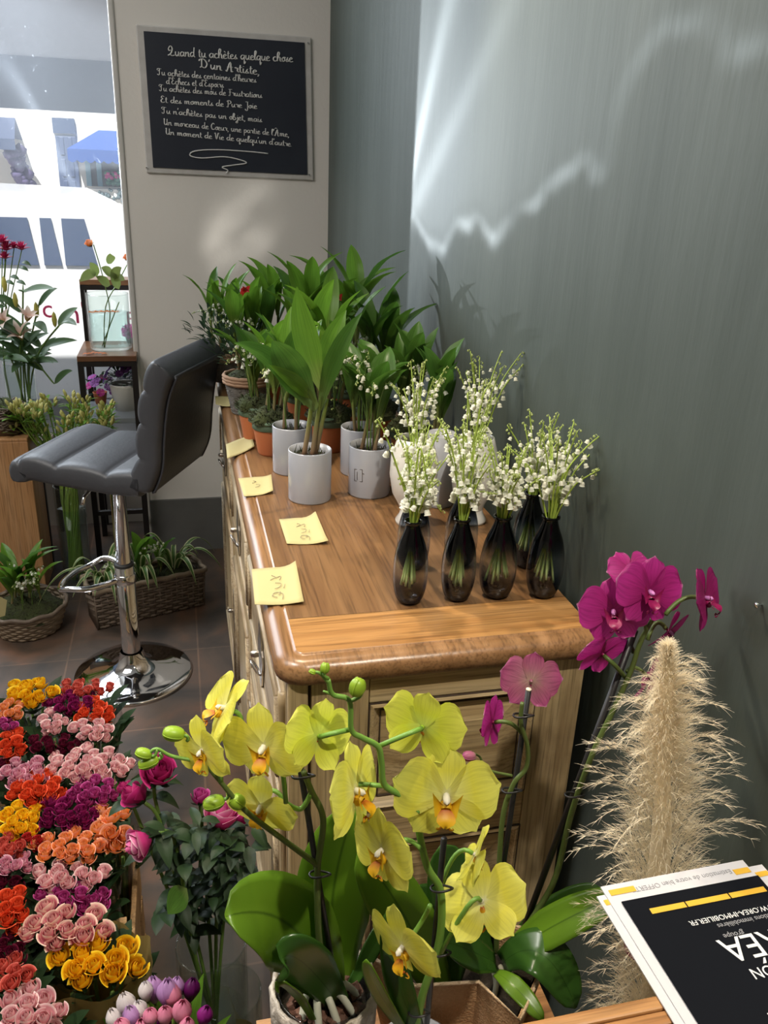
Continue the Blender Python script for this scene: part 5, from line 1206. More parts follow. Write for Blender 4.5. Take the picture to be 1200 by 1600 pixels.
def clip(parent, px, py, y, r=.0085, m='stake'):
    p = at_y(px, py, y); b = MB(); b.tube([p + R_ * r * 1.4 * cos(a) - _f * r * sin(a) + U_ * .001 * sin(2 * a) for a in [2 * pi * k / 16 for k in range(17)]], .0013, 6, 0, False); b.out('support_clip', M[m], parent)
def oleaf(parent, bq, mq, tq, ys, hw, face, m='orchid_leaf', fold=.14):
    P = [at_y(*q, y) for q, y in zip((bq, mq, tq), ys)]; b = MB(); leaf_geo(b, bez(*P, 20), hw / F * depth(P[1]), face, fold, ORCH, nc=9); o = b.out('leaf', M[m], parent)
    md = o.modifiers.new('thick', 'SOLIDIFY'); md.thickness = .0012
    return o
BZ = .535
b = MB(); b.bb(.05, .45, .43, .79, BZ - .03, BZ); t_ = thing('display_bench', (.25, .6, 0), 'low dark bench carrying the orchids behind the counter', 'bench'); b.out('bench_top', M['counter_edge'], t_, smooth=False)
for x in (.07, .43):
    for y in (.45, .77): b = MB(); b.bb(x - .015, x + .015, y - .015, y + .015, 0, BZ - .03); b.out('leg', M['dark_metal'], t_, smooth=False)

random.seed(21)
# yellow orchid in the pebbled silver pot (arching spike to the left)
def orchid_a():
    c = at_y(506, 1545, .715); c = V((c.x, c.y, BZ)); r = 84 / F * depth(c + V((0, 0, .12))); h = at_y(506, 1535, .715).z - BZ
    o = thing('yellow_orchid', c, 'yellow orchid in a pebbled silver pot, its spike arching over the pink roses', 'orchid', 'yellow orchids')
    b = MB(); b.lathe([(0, 0), (r * .8, 0), (r * .86, .006), (r * .97, h * .5), (r, h * .9), (r * .97, h), (r * .9, h), (r * .88, h * .8)], c, 48)
    for i, v in enumerate(b.v):
        p = V(v); q = (p - c); 
        if q.xy.length > r * .85: s_ = 1 + .03 * sin(q.z * 190 + 3 * math.atan2(q.y, q.x) * 2) * sin(math.atan2(q.y, q.x) * 17); b.v[i] = (c.x + q.x * s_, c.y + q.y * s_, p.z)
    b.out('pot', M['silver_pot'], o)
    b = MB(); b.lathe([(r * .8, h * .4), (r * .85, h * .97), (r * .87, h * 1.0), (r * .83, h * 1.0), (r * .78, h * .5)], c, 40); b.out('inner_pot', M['clear_plastic'], o)
    b = MB(); b.lathe([(r * .82, h * .74), (r * .4, h * .8), (0, h * .78)], c, 20); b.out('soil', M['soil'], o)
    b = MB()
    for i in range(60):
        a = random.random() * 6.28; q = math.sqrt(random.random()) * r * .74; b.box(c + V((q * cos(a), q * sin(a), h * .82 + random.uniform(0, .008))), (random.uniform(.008, .02), random.uniform(.006, .015), .008), 0, Quaternion((random.random(), random.random(), random.random(), random.random())).normalized().to_matrix())
    b.out('bark_chips', M['bark'], o, smooth=False, bevel=.001)
    for k in range(5):
        a = -2.6 + k * .55; b = MB(); b.tube(spline([c + V((.01 * cos(a), .01 * sin(a), h * .9)), c + V((r * .4 * cos(a), r * .4 * sin(a), h * 1.02)), c + V((r * .66 * cos(a + .2), r * .66 * sin(a + .2), h * .82))], 5), [.0045] * 10 + [.003], 8); b.out('aerial_root', M['root'], o)
    up = (-_f * .75 + V((0, 0, .65))).normalized(); y = .715
    oleaf(o, (512, 1555), (470, 1395), (352, 1432), (y, y - .01, y - .05), 66, up)
    oleaf(o, (522, 1555), (500, 1400), (556, 1262), (y + .015, y + .04, y + .05), 60, -_f, 'orchid_leaf')
    oleaf(o, (530, 1570), (460, 1470), (438, 1500), (y - .02, y - .045, y - .06), 44, (-_f + U_ * .2).normalized(), 'orchid_leaf_dark')
    oleaf(o, (492, 1600), (455, 1520), (430, 1545), (y - .03, y - .05, y - .06), 16, (-_f - R_ * .5).normalized(), 'orchid_leaf')
    oleaf(o, (545, 1545), (590, 1470), (600, 1440), (y, y + .03, y + .05), 14, -_f, 'orchid_leaf_dark')
    stake(o, at_y(531, 1582, .705), at_y(466, 1180, .705), .0034, False)
    ys = .70
    spike(o, [(518, 1580), (500, 1480), (496, 1400), (497, 1350), (505, 1280), (486, 1235), (474, 1205)], ys, (.0042, .0032), 'spike')
    spike(o, [(497, 1352), (440, 1310), (385, 1268), (345, 1222), (318, 1190)], ys, (.0034, .0022), 'spike'); spike(o, [(486, 1240), (470, 1264), (447, 1255)], ys, (.003, .0025), 'spike_lime'); spike(o, [(318, 1190), (270, 1182), (245, 1170), (232, 1178)], ys, (.002, .0014), 'spike_lime')
    clip(o, 500, 1366, ys - .006); clip(o, 474, 1212, ys - .006)
    for q in ((271, 1147, 24, 34, ys, (-.9, .2, .3), (292, 1158)), (232, 1192, 20, 32, ys, (-1, -.3, .3), (250, 1178)), (224, 1178, 18, 26, ys, (-.9, .3, .2), (245, 1170)), (334, 1255, 24, 34, ys, (-.9, -.2, .4), (356, 1240)), (371, 1253, 25, 26, ys, (-.3, .5, .6), (385, 1268))): bud(o, *q[:5], q[5], q[6])
    yp, yl, bk = 'yellow_petal', 'yellow_lip', 'yellow_back'
    orchid_flower(o, 352, 1108, 130, (-.6, .35, .35), ys + .03, yp, yl, 'column', -.25, ped=(372, 1150))
    orchid_flower(o, 318, 1172, 122, (-.5, -.25, .75), ys - .01, yp, yl, 'column', .25, ped=(345, 1222))
    orchid_flower(o, 414, 1166, 150, (-.35, -.25, .85), ys - .015, yp, yl, 'column', .1, ped=(447, 1255))
    orchid_flower(o, 408, 1258, 128, (-.25, -.45, .8), ys + .015, yp, yl, 'column', -.2, ped=(447, 1255))
orchid_a()
def orchid_b():
    y = .64; c = at_y(655, 1600, y); c = V((c.x, c.y, BZ))
    o = thing('yellow_orchid', c, 'yellow orchid with the large flower facing the camera and the bare budded tip', 'orchid', 'yellow orchids')
    b = MB(); b.lathe([(0, 0), (.04, 0), (.052, .09), (.05, .09), (.045, .07), (0, .07)], c, 32); b.out('pot', M['enamel'], o)
    stake(o, V((c.x + .012, c.y + .008, BZ + .07)), at_y(694, 1310, y + .008), .0034, False)
    spike(o, [(652, 1600), (660, 1555), (682, 1490), (690, 1440), (688, 1390), (668, 1355), (655, 1300), (650, 1262), (622, 1240), (600, 1225), (596, 1190), (590, 1166), (565, 1152), (549, 1140), (546, 1095), (520, 1085), (513, 1062)], y, (.0048, .0022), 'spike_lime')
    spike(o, [(513, 1066), (500, 1052), (488, 1050)], y, (.002, .0012), 'spike_lime'); spike(o, [(546, 1096), (562, 1088), (566, 1074)], y, (.002, .0018), 'spike_lime'); spike(o, [(520, 1085), (505, 1080)], y, (.0018, .001), 'spike_lime')
    clip(o, 690, 1388, y - .006); clip(o, 655, 1582, y - .006); clip(o, 688, 1488, y - .006)
    bud(o, 558, 1074, 26, 31, y - .003, (.3, 1, .2)); bud(o, 508, 1044, 15, 17, y, (.2, 1, 0), (513, 1060)); bud(o, 488, 1050, 8, 11, y, (-.8, .4, 0))
    yp, yl, bk = 'yellow_petal', 'yellow_lip', 'yellow_back'
    orchid_flower(o, 498, 1150, 128, (-.55, .0, -.75), y + .01, bk, yl, 'yellow_back' if False else 'bud', .3, ped=(548, 1140))
    orchid_flower(o, 552, 1236, 165, (.85, .05, .38), y + .015, yp, yl, 'column', -.1, ped=(600, 1228))
    orchid_flower(o, 660, 1136, 140, (.35, .2, -.85), y + .01, bk, yl, 'bud', .15, ped=(592, 1166))
    orchid_flower(o, 697, 1242, 176, (.0, -.2, .95), y - .012, yp, yl, 'column', -.06, ped=(652, 1270))
    orchid_flower(o, 600, 1328, 150, (-.72, -.15, .6), y - .01, yp, yl, 'column', .15, ped=(660, 1330))
    orchid_flower(o, 632, 1478, 152, (-.62, -.35, .55), y - .02, yp, yl, 'column', .2, ped=(672, 1415))
    orchid_flower(o, 752, 1408, 150, (.3, -.5, -.65), y - .005, yp, yl, 'column', -.4, ped=(690, 1488))
    orchid_flower(o, 742, 1335, 105, (.85, -.35, .1), y + .02, yp, yl, 'column', .3, ped=(688, 1388))
    up = (-_f * .8 + V((0, 0, .5))).normalized()
    oleaf(o, (660, 1620), (615, 1560), (607, 1420), (y, y - .01, y + .02), 22, -_f, 'orchid_leaf_dark')
    oleaf(o, (640, 1620), (590, 1560), (572, 1500), (y - .01, y - .02, y - .02), 18, (-_f - R_ * .6).normalized(), 'orchid_leaf')
    oleaf(o, (690, 1560), (640, 1420), (560, 1330), (y + .06, y + .09, y + .1), 44, up, 'orchid_leaf')
    oleaf(o, (700, 1540), (720, 1400), (690, 1320), (y + .07, y + .1, y + .11), 40, up, 'orchid_leaf_dark')
orchid_b()
def orchid_m():
    y = .745; zr = .672
    rim = [at_z(*q, zr) for q in ((566, 1486), (648, 1541), (748, 1535), (812, 1596), (874, 1456), (720, 1440))]
    c = sum(rim, V((0, 0, 0))) / 6; c = V((c.x, c.y, BZ))
    bag = thing('burlap_planter', c, 'angular burlap planter bag holding the magenta orchid', 'planter')
    b = MB(); n = 6
    for ins, rows_z in ((0, None),):
        low = [V((c.x + (p.x - c.x) * .78, c.y + (p.y - c.y) * .78, BZ + .002)) for p in rim]
        def ring(k, z=None, f=1): return [V((c.x + (p.x - c.x) * f, c.y + (p.y - c.y) * f, (z if z else p.z))) for p in k]
        b.grid([low, ring(rim), ring(rim, None, .955), [V((c.x + (p.x - c.x) * .74, c.y + (p.y - c.y) * .74, BZ + .01)) for p in rim]], closed=True); b.face([b_ for b_ in range(len(b.v) - 6, len(b.v))])
    b.out('burlap_side', M['burlap'], bag, smooth=False)
    b = MB(); rr = [r_ + V((0, 0, .001)) for r_ in rim]; b.tube(rr + [rr[0]], .0024, 6); b.out('stitched_edge', M['burlap_edge'], bag)
    b = MB(); b.face(range(6)); b.v = [tuple(V((c.x + (p.x - c.x) * .86, c.y + (p.y - c.y) * .86, zr - .035))) for p in rim]; b.out('soil', M['soil'], bag, smooth=False)
    o = thing('magenta_orchid', V((c.x + .03, c.y, zr - .034)), 'magenta orchid with two staked spikes in the burlap planter', 'orchid')
    base = at_y(792, 1492, y)
    pm, bk, dk, ml = 'magenta_petal', 'magenta_back', 'magenta_dark', 'magenta_lip'
    stake(o, at_y(768, 1480, y + .01), at_y(826, 1078, y + .01), .0034); stake(o, at_y(800, 1500, y), at_y(992, 985, y), .0042, False)
    spike(o, [(790, 1500), (835, 1430), (868, 1370), (893, 1270), (925, 1180), (958, 1110), (985, 1050), (1000, 1005), (1020, 965)], y - .008, (.0042, .0028), 'spike')
    spike(o, [(775, 1500), (783, 1300), (800, 1230), (822, 1200), (824, 1165), (814, 1130), (816, 1098)], y + .002, (.0034, .0024), 'spike'); spike(o, [(800, 1212), (768, 1205), (755, 1195), (750, 1183), (742, 1178)], y + .002, (.0018, .0012), 'spike')
    clip(o, 818, 1118, y - .0); clip(o, 800, 1235, y - .0); clip(o, 898, 1242, y - .012)
    bud(o, 733, 1182, 16, 22, y, (-.9, .1, .2), None, 'magenta_back')
    orchid_flower(o, 985, 893, 84, (.2, .35, .6), y + .015, pm, ml, 'magenta_lip', .2, ped=(1005, 960), pedm='spike')
    orchid_flower(o, 958, 955, 116, (-.15, -.1, .95), y, pm, ml, 'magenta_lip', .1, ped=(990, 1020), pedm='spike')
    orchid_flower(o, 1014, 925, 122, (.2, -.05, .95), y - .012, pm, ml, 'magenta_lip', -.15, ped=(1010, 985), pedm='spike')
    orchid_flower(o, 1100, 935, 112, (.72, .1, .55), y - .03, dk, ml, 'magenta_lip', .2, ped=(1040, 960), pedm='spike')
    orchid_flower(o, 1044, 985, 84, (.6, -.5, .4), y - .01, dk, ml, 'magenta_lip', .3, ped=(1012, 1000), pedm='spike')
    orchid_flower(o, 1014, 1058, 86, (.75, -.35, .2), y - .005, dk, ml, 'magenta_lip', .4, ped=(980, 1050), pedm='spike')
    orchid_flower(o, 942, 1022, 96, (-.25, .55, -.55), y + .0, pm, ml, 'magenta_lip', .3, ped=(978, 1060), pedm='spike')
    orchid_flower(o, 830, 1064, 102, (.0, .15, -.95), y + .035, bk, ml, 'magenta_back', .1)
    orchid_flower(o, 770, 1128, 92, (-.75, .05, -.4), y + .01, pm, ml, 'magenta_lip', .3, ped=(815, 1146), pedm='spike')
    up = (V((0, 0, 1)) - _f * .5).normalized()
    oleaf(o, (785, 1500), (860, 1440), (972, 1398), (y - .02, y - .05, y - .07), 30, up, 'orchid_leaf')
    oleaf(o, (790, 1495), (855, 1420), (940, 1388), (y, y - .01, y - .03), 24, up, 'orchid_leaf_dark')
    oleaf(o, (785, 1505), (850, 1440), (900, 1575), (y - .03, y - .06, y - .1), 38, up, 'orchid_leaf_dark')
    oleaf(o, (775, 1520), (800, 1530), (850, 1595), (y - .05, y - .08, y - .12), 16, up, 'orchid_leaf')
    oleaf(o, (775, 1500), (720, 1420), (640, 1400), (y, y, y), 34, up, 'orchid_leaf_dark')
    oleaf(o, (775, 1505), (730, 1480), (690, 1470), (y - .03, y - .05, y - .06), 34, up, 'orchid_leaf_dark')
    for k in range(3):
        b = MB(); b.tube(spline([at_y(770 + 12 * k, 1510, y - .02), at_y(775 + 16 * k, 1540, y - .05), at_y(768 + 22 * k, 1572, y - .06)], 5), .0035, 8); b.out('aerial_root', M['root'], o)
orchid_m()

# ------------------------------------------------------------------ pampas grass
def pampas():
    random.seed(5); yq = .635
    path = spline([at_y(*q, yq) for q in ((1014, 1640), (1016, 1560), (1022, 1450), (1032, 1330), (1037, 1220), (1040, 1120), (1044, 1008))], 10)
    foot = V((path[0].x, path[0].y, 0)); o = thing('pampas_plume', foot, 'fluffy cream pampas grass plume standing against the green wall behind the counter', 'dried grass')
    b = MB(); b.tube([foot, path[0].lerp(path[10], .5)], .006, 8); b.out('stalk', M['pampas_core'], o)
    n = len(path); half = lambda t: (.030 + .010 * sin(pi * min(1, t * 1.15))) * min(1, (1 - t) * 1.9 + .05)
    b = MB(); b.tube(path, [max(.002, half(i / (n - 1)) * .3) for i in range(n)], 14); b.out('plume_core', M['pampas_core'], o)
    b = MB()
    def blade(c, w, sd):
        m = len(c) - 1; b.grid([[x - sd * w * (1 - .75 * j / m), x + sd * w * (1 - .75 * j / m)] for j, x in enumerate(c)])
    def axis(t): q = t * (n - 1); k = int(min(q, n - 2)); return path[k].lerp(path[k + 1], q - k), (path[k + 1] - path[k]).normalized()
    # short dense fur lying upwards along the plume
    for i in range(9500):
        t = random.random() ** .95; p, ax = axis(t); a = random.random() * 6.28; out = R_ * cos(a) - _f * sin(a); out = (out - ax * out.dot(ax)).normalized()
        l = random.uniform(.016, .034) * min(1, (1 - t) * 3 + .35); h_ = half(t); st = p + out * h_ * random.uniform(.2, 1.0) ** .8; sw = V((random.uniform(-.3, .3), random.uniform(-.3, .3), 0))
        c = bez(st, st + ax * l * .6 + out * l * .25, st + (ax * .8 + out * random.uniform(.4, 1.3) + sw).normalized() * l, 4); sd = (out.cross(ax) + out * random.uniform(-.6, .6)).normalized(); blade(c, random.uniform(.0003, .0006), sd)
    # feathery side plumes: curved stems with barbs on both sides
    for i in range(210):
        t = .02 + .93 * random.random(); p, ax = axis(t); s_ = random.choice((-1, 1)); out = (R_ * s_ * random.uniform(.6, 1) - _f * random.uniform(-.5, .9)).normalized()
        l = random.uniform(.03, .07) * min(1, (1 - t) * 2 + .25); lift = random.uniform(.1, 1.1); droop = random.uniform(0, .55) if s_ < 0 else random.uniform(0, .3)
        st = p + out * half(t) * .7; c = bez(st, st + out * l * .55 + ax * l * lift * .8, st + out * l * 1.05 + ax * l * (lift * .7 - droop), 9); sd = out.cross(ax).normalized(); blade(c, .0005, sd); blade(c, .0005, (sd + out).normalized())
        for k in range(26):
            q = random.randint(2, 8); x = c[q]; d = (c[q] - c[q - 1]).normalized(); v_ = V((random.uniform(-1, 1), random.uniform(-1, 1), random.uniform(-1, 1))) * .55; e = x + (d + v_).normalized() * random.uniform(.006, .017)
            blade([x, x.lerp(e, .5) + V((0, 0, .0008)), e], random.uniform(.00022, .0004), sd)
    b.out('fluff', M['pampas'], o)
    b = MB(); pc = [at_y(1018, 1478 + dy, yq) for dy in (-8, 0, 8)]
    for z in pc: b.tube([z + (R_ * cos(a) - _f * sin(a)) * .03 for a in [2 * pi * k / 24 for k in range(25)]], .0026, 6, 0, False)
    b.out('ribbon', M['ribbon'], o)
    b = MB(); b.lathe([(0, 0), (.04, 0), (.043, .005), (.032, .4), (.03, .402), (.028, .02)], foot, 24); b.out('holder', M['dark_metal'], o)
pampas()

# ------------------------------------------------------------------ counter and leaflets
def counter():
    z = .968; o = thing('shop_counter', (.3, .1, 0), 'counter with dark top and wooden edge strip in the near corner', 'counter')
    x0, x1, y0, y1 = .13, .598, -.5, .424
    b = MB(); b.bb(x0 + .03, x1, y0, y1 - .026, z - .004, z - .002 + .001); b.out('counter_top', M['slate_top'], o, smooth=False)
    b = MB(); b.bb(x0, x1, y1 - .012, y1, z - .05, z); b.out('edge_strip', M['counter_edge'], o, smooth=False, bevel=.002)
    b = MB(); b.bb(x0, x1, y1 - .025, y1 - .0135, z - .05, z - .0005); b.out('edge_strip', M['counter_edge'], o, smooth=False, bevel=.0015)
    b = MB(); b.bb(x0, x0 + .03, y0, y1 - .026, z - .05, z); b.out('side_strip', M['counter_edge'], o, smooth=False, bevel=.002)
    b = MB(); b.bb(x0 + .02, x1, y0 + .02, y1 - .2, 0, z - .006); b.out('body', M['other_wall'], o, smooth=False)
counter()
def leaflet(quad, z, label, m, rows, name='leaflet', th=.0012, ln=.3):
    """quad: top-left and top-right pixels as seen, plus a pixel down the left edge"""
    A, B_, C_ = [at_z(*q, z) for q in quad]; ux = (B_ - A); W_ = ux.length; ux.normalize(); uy = (C_ - A); uy = (uy - ux * uy.dot(ux)).normalized(); 
    if uy.y > 0: uy = -uy
    o = thing(name, A + ux * W_ / 2 + uy * ln / 2, label, 'leaflet', 'leaflets on the counter')
    Zv = V((0, 0, 1)); b = MB(); b.prism([A, A + uy * ln, A + uy * ln + ux * W_, A + ux * W_], Zv * th); b.out('sheet', m, o, smooth=False)
    X, Y = -ux, uy   # the print reads from the other side of the counter
    Z2 = X.cross(Y)
    if Z2.z < 0: pass
    def at(u, v): return A + ux * W_ * u + uy * v + Zv * (th + .0003)
    def T(s, u, v, size, mm, nm='print', al='LEFT'):
        p = at(u, v); up = -uy * -1  # text up points to the reader's far side = towards the camera
        Mx = Matrix(((X.x, Y.x, 0, p.x), (X.y, Y.y, 0, p.y), (0, 0, 1, p.z), (0, 0, 0, 1))); text_mesh(s, size, Mx, nm, mm, o, .0001, 0, al)
    def BAR(u0, u1, v0, v1, mm, nm='print_bar'):
        b = MB(); b.prism([at(u0, v0), at(u0, v1), at(u1, v1), at(u1, v0)], Zv * .0002); b.out(nm, mm, o, smooth=False)
    rows(T, BAR, W_); return o
def L1(T, BAR, W_):
    BAR(.03, .2, .006, .0125, M['gold_print']); BAR(.88, .99, .0095, .016, M['gold_print'])
    T('Estimation de votre bien OFFERTE', .87, .008, .0078, M['grey_print'])
def L2(T, BAR, W_): BAR(.02, .1, .006, .012, M['gold_print']); BAR(.92, .995, .008, .014, M['gold_print'])
def L3(T, BAR, W_):
    for u0, u1, s in ((.14, .385, 'VENTE'), (.395, .7, 'LOCATION GESTION'), (.71, .97, 'TRANSACTION')): BAR(u0, u1, .0135, .0195, M['gold_print'], 'print_bar'); T(s, u1 - .04, .0148, .0036, M['flyer_black'])
    T('WWW.OREA-IMMOBILIER.FR', .99, .034, .0077, M['white_print'])
    T('Solutions immobilières', .93, .0425, .0072, M['grey_print']); BAR(.92, .99, .0435, .0442, M['gold_print'], 'print_rule'); BAR(.86, .99, .0555, .0562, M['gold_print'], 'print_rule')
    T('groupe', .62, .0535, .0075, M['grey_print'])
    T('ORÉA', 1.0, .058, .034, M['white_print']); T('MAISON', .84, .09, .0145, M['white_print']); T('PRODUIT', .86, .129, .017, M['white_print'])
leaflet(((938, 1387), (1160, 1345), (1000, 1470)), .9705, 'lower white leaflet with yellow print, second from the bottom of the stack', M['paper'], L1)
leaflet(((932, 1402), (1190, 1352), (1000, 1490)), .969, 'bottom white leaflet of the stack, only its rim and yellow bar showing', M['paper'], L2)
leaflet(((971, 1410), (1184, 1369), (1090, 1560)), .973, 'black estate agency leaflet with white and yellow print on top of the stack', M['flyer_black'], L3)

# ------------------------------------------------------------------ floor baskets by the window
def wick(b, P, r, n=5, m=0): b.tube(P, r, n, m, False)
def round_basket():
    random.seed(9); c = at_z(40, 1002, 0); c = V((c.x, c.y + .1, 0)); r = .135; h = .1
    o = thing('round_wicker_basket', c, 'shallow round wicker basket of lily of the valley and moss on the floor', 'basket')
    b = MB()
    for k in range(9):
        z = .008 + h * k / 9; rr = r * (.78 + .22 * k / 8); wick(b, [c + V(((rr + .003 * sin(18 * a + k * pi)) * cos(a), (rr + .003 * sin(18 * a + k * pi)) * sin(a), z)) for a in [2 * pi * q / 72 for q in range(73)]], .0066)
    b.lathe([(0, .004), (r * .76, .004), (r * .97, h * .95)], c, 36); b.out('woven_side', M['wicker_pale'], o)
    b = MB(); wick(b, [c + V((r * 1.02 * cos(a), r * 1.02 * sin(a), h + .004 * sin(10 * a))) for a in [2 * pi * q / 60 for q in range(61)]], .008); b.out('rim', M['wicker'], o)
    moss_mound(o, c + V((0, 0, h * .7)), r * .93, .05, fuzz=260)
    for i in range(7): shoot(o, c + V((random.uniform(-.09, .06), random.uniform(-.06, .06), h)), .07, 3, .6, random.uniform(.14, .2), .019)
    for i in range(9): a = random.uniform(-pi, pi); bells_arch(o, c + V((random.uniform(-.07, .07), random.uniform(-.07, .05), h)), (cos(a), sin(a), 0), random.uniform(.1, .16), random.uniform(.05, .1), 8, .0055)
    b = MB(); P = [at_y(*q, c.y - .125) for q in ((-6, 930), (11, 938), (8, 962), (-6, 966))]; b.prism(P, (0, .001, 0)); b.out('price_card', M['note'], o, smooth=False)
round_basket()
def long_basket():
    random.seed(12); A = at_z(152, 985, 0); B_ = at_z(322, 945, 0); ux = (B_ - A).normalized(); uy = V((-ux.y, ux.x, 0)); Lx = (B_ - A).length * 1.0; W_ = .15; h = .15
    c = A + ux * Lx / 2 + uy * W_ / 2; o = thing('long_wicker_basket', c, 'long wicker trough basket of variegated spider plants behind the stool', 'basket')
    def Q(u, v, z, g=1): return c + ux * (u * Lx / 2 * g) + uy * (v * W_ / 2 * g) + V((0, 0, z))
    def loop(z, g, ph):
        P = []
        for (u0, v0, u1, v1) in ((-1, -1, 1, -1), (1, -1, 1, 1), (1, 1, -1, 1), (-1, 1, -1, -1)):
            m_ = 26 if v0 == v1 else 10
            for k in range(m_):
                t = k / m_; w_ = .004 * sin(k * pi / 2 + ph); u = u0 + (u1 - u0) * t; v = v0 + (v1 - v0) * t; p = Q(u, v, z, g)
                P.append(p + (uy * (v0 * w_) if v0 == v1 else ux * (u0 * w_)))
        return P + [P[0]]
    b = MB()
    for k in range(13): wick(b, loop(.007 + h * k / 13, .94 + .06 * k / 12, k * pi), .0062)
    b.grid([[Q(-.95, -.95, .01), Q(.95, -.95, .01), Q(.95, .95, .01), Q(-.95, .95, .01)], [Q(-.98, -.97, h), Q(.98, -.97, h), Q(.98, .97, h), Q(-.98, .97, h)]], closed=True); b.out('woven_side', M['wicker'], o)
    b = MB(); wick(b, loop(h + .004, 1.02, 0), .009, 7); b.out('rim', M['wicker_pale'], o)
    b = MB()
    for i in range(9): b.tube([Q(-.98, -.98 + .2 * i, .0), Q(-.99, -.98 + .2 * i, h)], .004, 5)
    for i in range(20): b.tube([Q(-.97 + .102 * i, -.975, .0), Q(-.99 + .104 * i, -1.0, h)], .004, 5)
    b.out('upright_cane', M['wicker'], o)
    b = MB(); b.grid([[Q(-.96, -.94, h * .85), Q(.96, -.94, h * .85)], [Q(-.96, .94, h * .85), Q(.96, .94, h * .85)]]); b.out('soil', M['soil'], o, smooth=False)
    for u in (-.5, .1, .6): moss_mound(o, Q(u, .0, h * .8), .06, .035, fuzz=60)
    for pu, n in ((-.7, 15), (-.05, 10), (.55, 16)):
        p0 = Q(pu, random.uniform(-.2, .2), h * .85)
        for i in range(n):
            a = random.random() * 2 * pi; d = V((cos(a), sin(a), 0)); l = random.uniform(.12, .24); s_ = random.uniform(.3, 1.0)
            if p0.y + d.y * l * s_ * 1.1 > 3.46: d.y = -abs(d.y)
            b = MB(); leaf_geo(b, bez(p0 + d * .012, p0 + d * l * s_ * .55 + V((0, 0, l * .95)), p0 + d * l * s_ * 1.15 + V((0, 0, l * (1.0 - 1.05 * s_))), 16), random.uniform(.009, .013), (V((0, 0, 1)) - d * .8 * (1 - s_)).normalized(), .35, STRAP); b.out('leaf', M['spider_leaf'], o)
    for i in range(3): shoot(o, Q(-.25 + .25 * i, .1, h * .8), .06, 2, .4, .17, .024)
    for i in range(6): a = random.uniform(-pi, 0); bells_arch(o, Q(random.uniform(-.6, .8), random.uniform(-.4, .3), h * .8), (cos(a), sin(a), 0), random.uniform(.1, .17), random.uniform(.04, .09), 8, .005)
long_basket()

# ------------------------------------------------------------------ window display
WY = 3.2
def table(x0, x1, y0, y1, z, label, m='tabletop', name='side_table', lw=.011, shelf=None):
    o = thing(name, ((x0 + x1) / 2, (y0 + y1) / 2, 0), label, 'table', 'metal framed display tables by the window')
    b = MB(); b.bb(x0, x1, y0, y1, z - .022, z); b.out('table_top', M[m], o, smooth=False, bevel=.002)
    b = MB(); b.bb(x0, x1, y0, y1, z - .042, z - .0225); b.out('apron', M['dark_metal'], o, smooth=False)
    for x in (x0 + lw, x1 - lw):
        for y in (y0 + lw, y1 - lw): b = MB(); b.bb(x - lw, x + lw, y - lw, y + lw, 0, z - .0425); b.out('leg', M['dark_metal'], o, smooth=False)
    b = MB(); b.bb(x0 + .02, x1 - .02, y0, y0 + .018, .22, .238); b.out('stretcher', M['dark_metal'], o, smooth=False)
    if shelf: b = MB(); b.bb(x0 + .004, x1 - .004, y0 + .002, y1, shelf - .02, shelf); b.out('lower_shelf', M['grey_shelf'], o, smooth=False)
    return o
a = at_y(120, 556, 3.42); c = at_y(222, 556, 3.42)
tx0, tx1, tz = a.x, min(c.x, -.176), a.z
sh = at_y(190, 640, 3.55).z
table(tx0, tx1, 3.41, 3.72, tz, 'low side table with brown wooden top under the big water vase, beside the white wall', shelf=sh)
a2 = at_y(124, 436, 3.75)
table(a2.x, -.18, 3.735, 3.85, a2.z, 'tall narrow console behind the low side table, against the window', lw=.008)
t2 = at_y(45, 750, 3.0); 
table(-.84, -.575, 3.42, 3.80, .47, 'low dark table behind the alstroemeria vase', lw=.01)
# big square-ish glass vase with water and floating orange petals
vx = (tx0 + tx1) / 2 + .01; vz = tz
cyl = cyl_vase((vx, 3.56, vz), .082, .22, 'wide clear vase of water with floating orange blooms on the low side table', .66, name='water_vase')
of = mat('orange_bloom', (.75, .25, .1), .6, trans=.4)
for i in range(5):
    p = V((vx - .06 + .022 * i, 3.54 + random.uniform(-.02, .02), vz + .22 * .66)); b = MB()
    for k in range(8): a = k * .785; b.grid([[p + V((.0, 0, .003)), p + V((.004 * cos(a + .5), .004 * sin(a + .5), .003))], [p + V((.016 * cos(a), .016 * sin(a), .006 + .004 * (k % 2))), p + V((.016 * cos(a + .7), .016 * sin(a + .7), .006))]])
    tag(b.out('floating_bloom', of, origin=p), 'orange bloom floating on the water of the wide clear vase', 'flower', 'floating orange blooms')
br_ = thing('rose_branch', (vx, 3.56, vz + .02), 'leafy branch with two pale orange rose buds leaning out of the water vase', 'branch')
b = MB()
for P in (((163, 543), (172, 490), (160, 430), (146, 382)), ((163, 543), (165, 480), (185, 440), (203, 405)), ((160, 540), (175, 500), (186, 472))): b.tube(spline([at_y(*q, 3.56) for q in P], 5), .0022, 6)
b.out('stem', M['stem'], br_)
for q in ((125, 440, 136, 430, 150, 425), (140, 410, 146, 420, 152, 432), (150, 432, 160, 440, 172, 446), (172, 425, 178, 435, 186, 452), (172, 396, 171, 404, 174, 412), (158, 418, 166, 424, 176, 430), (190, 418, 182, 424, 176, 436), (195, 438, 186, 436, 178, 434)):
    b = MB(); leaf_geo(b, bez(at_y(q[4], q[5], 3.55), at_y(q[2], q[3] - 2, 3.53), at_y(q[0], q[1], 3.52), 8), .02, V((.2, -.8, .5)), .2); b.out('leaf', M['pale_leaf'], br_)
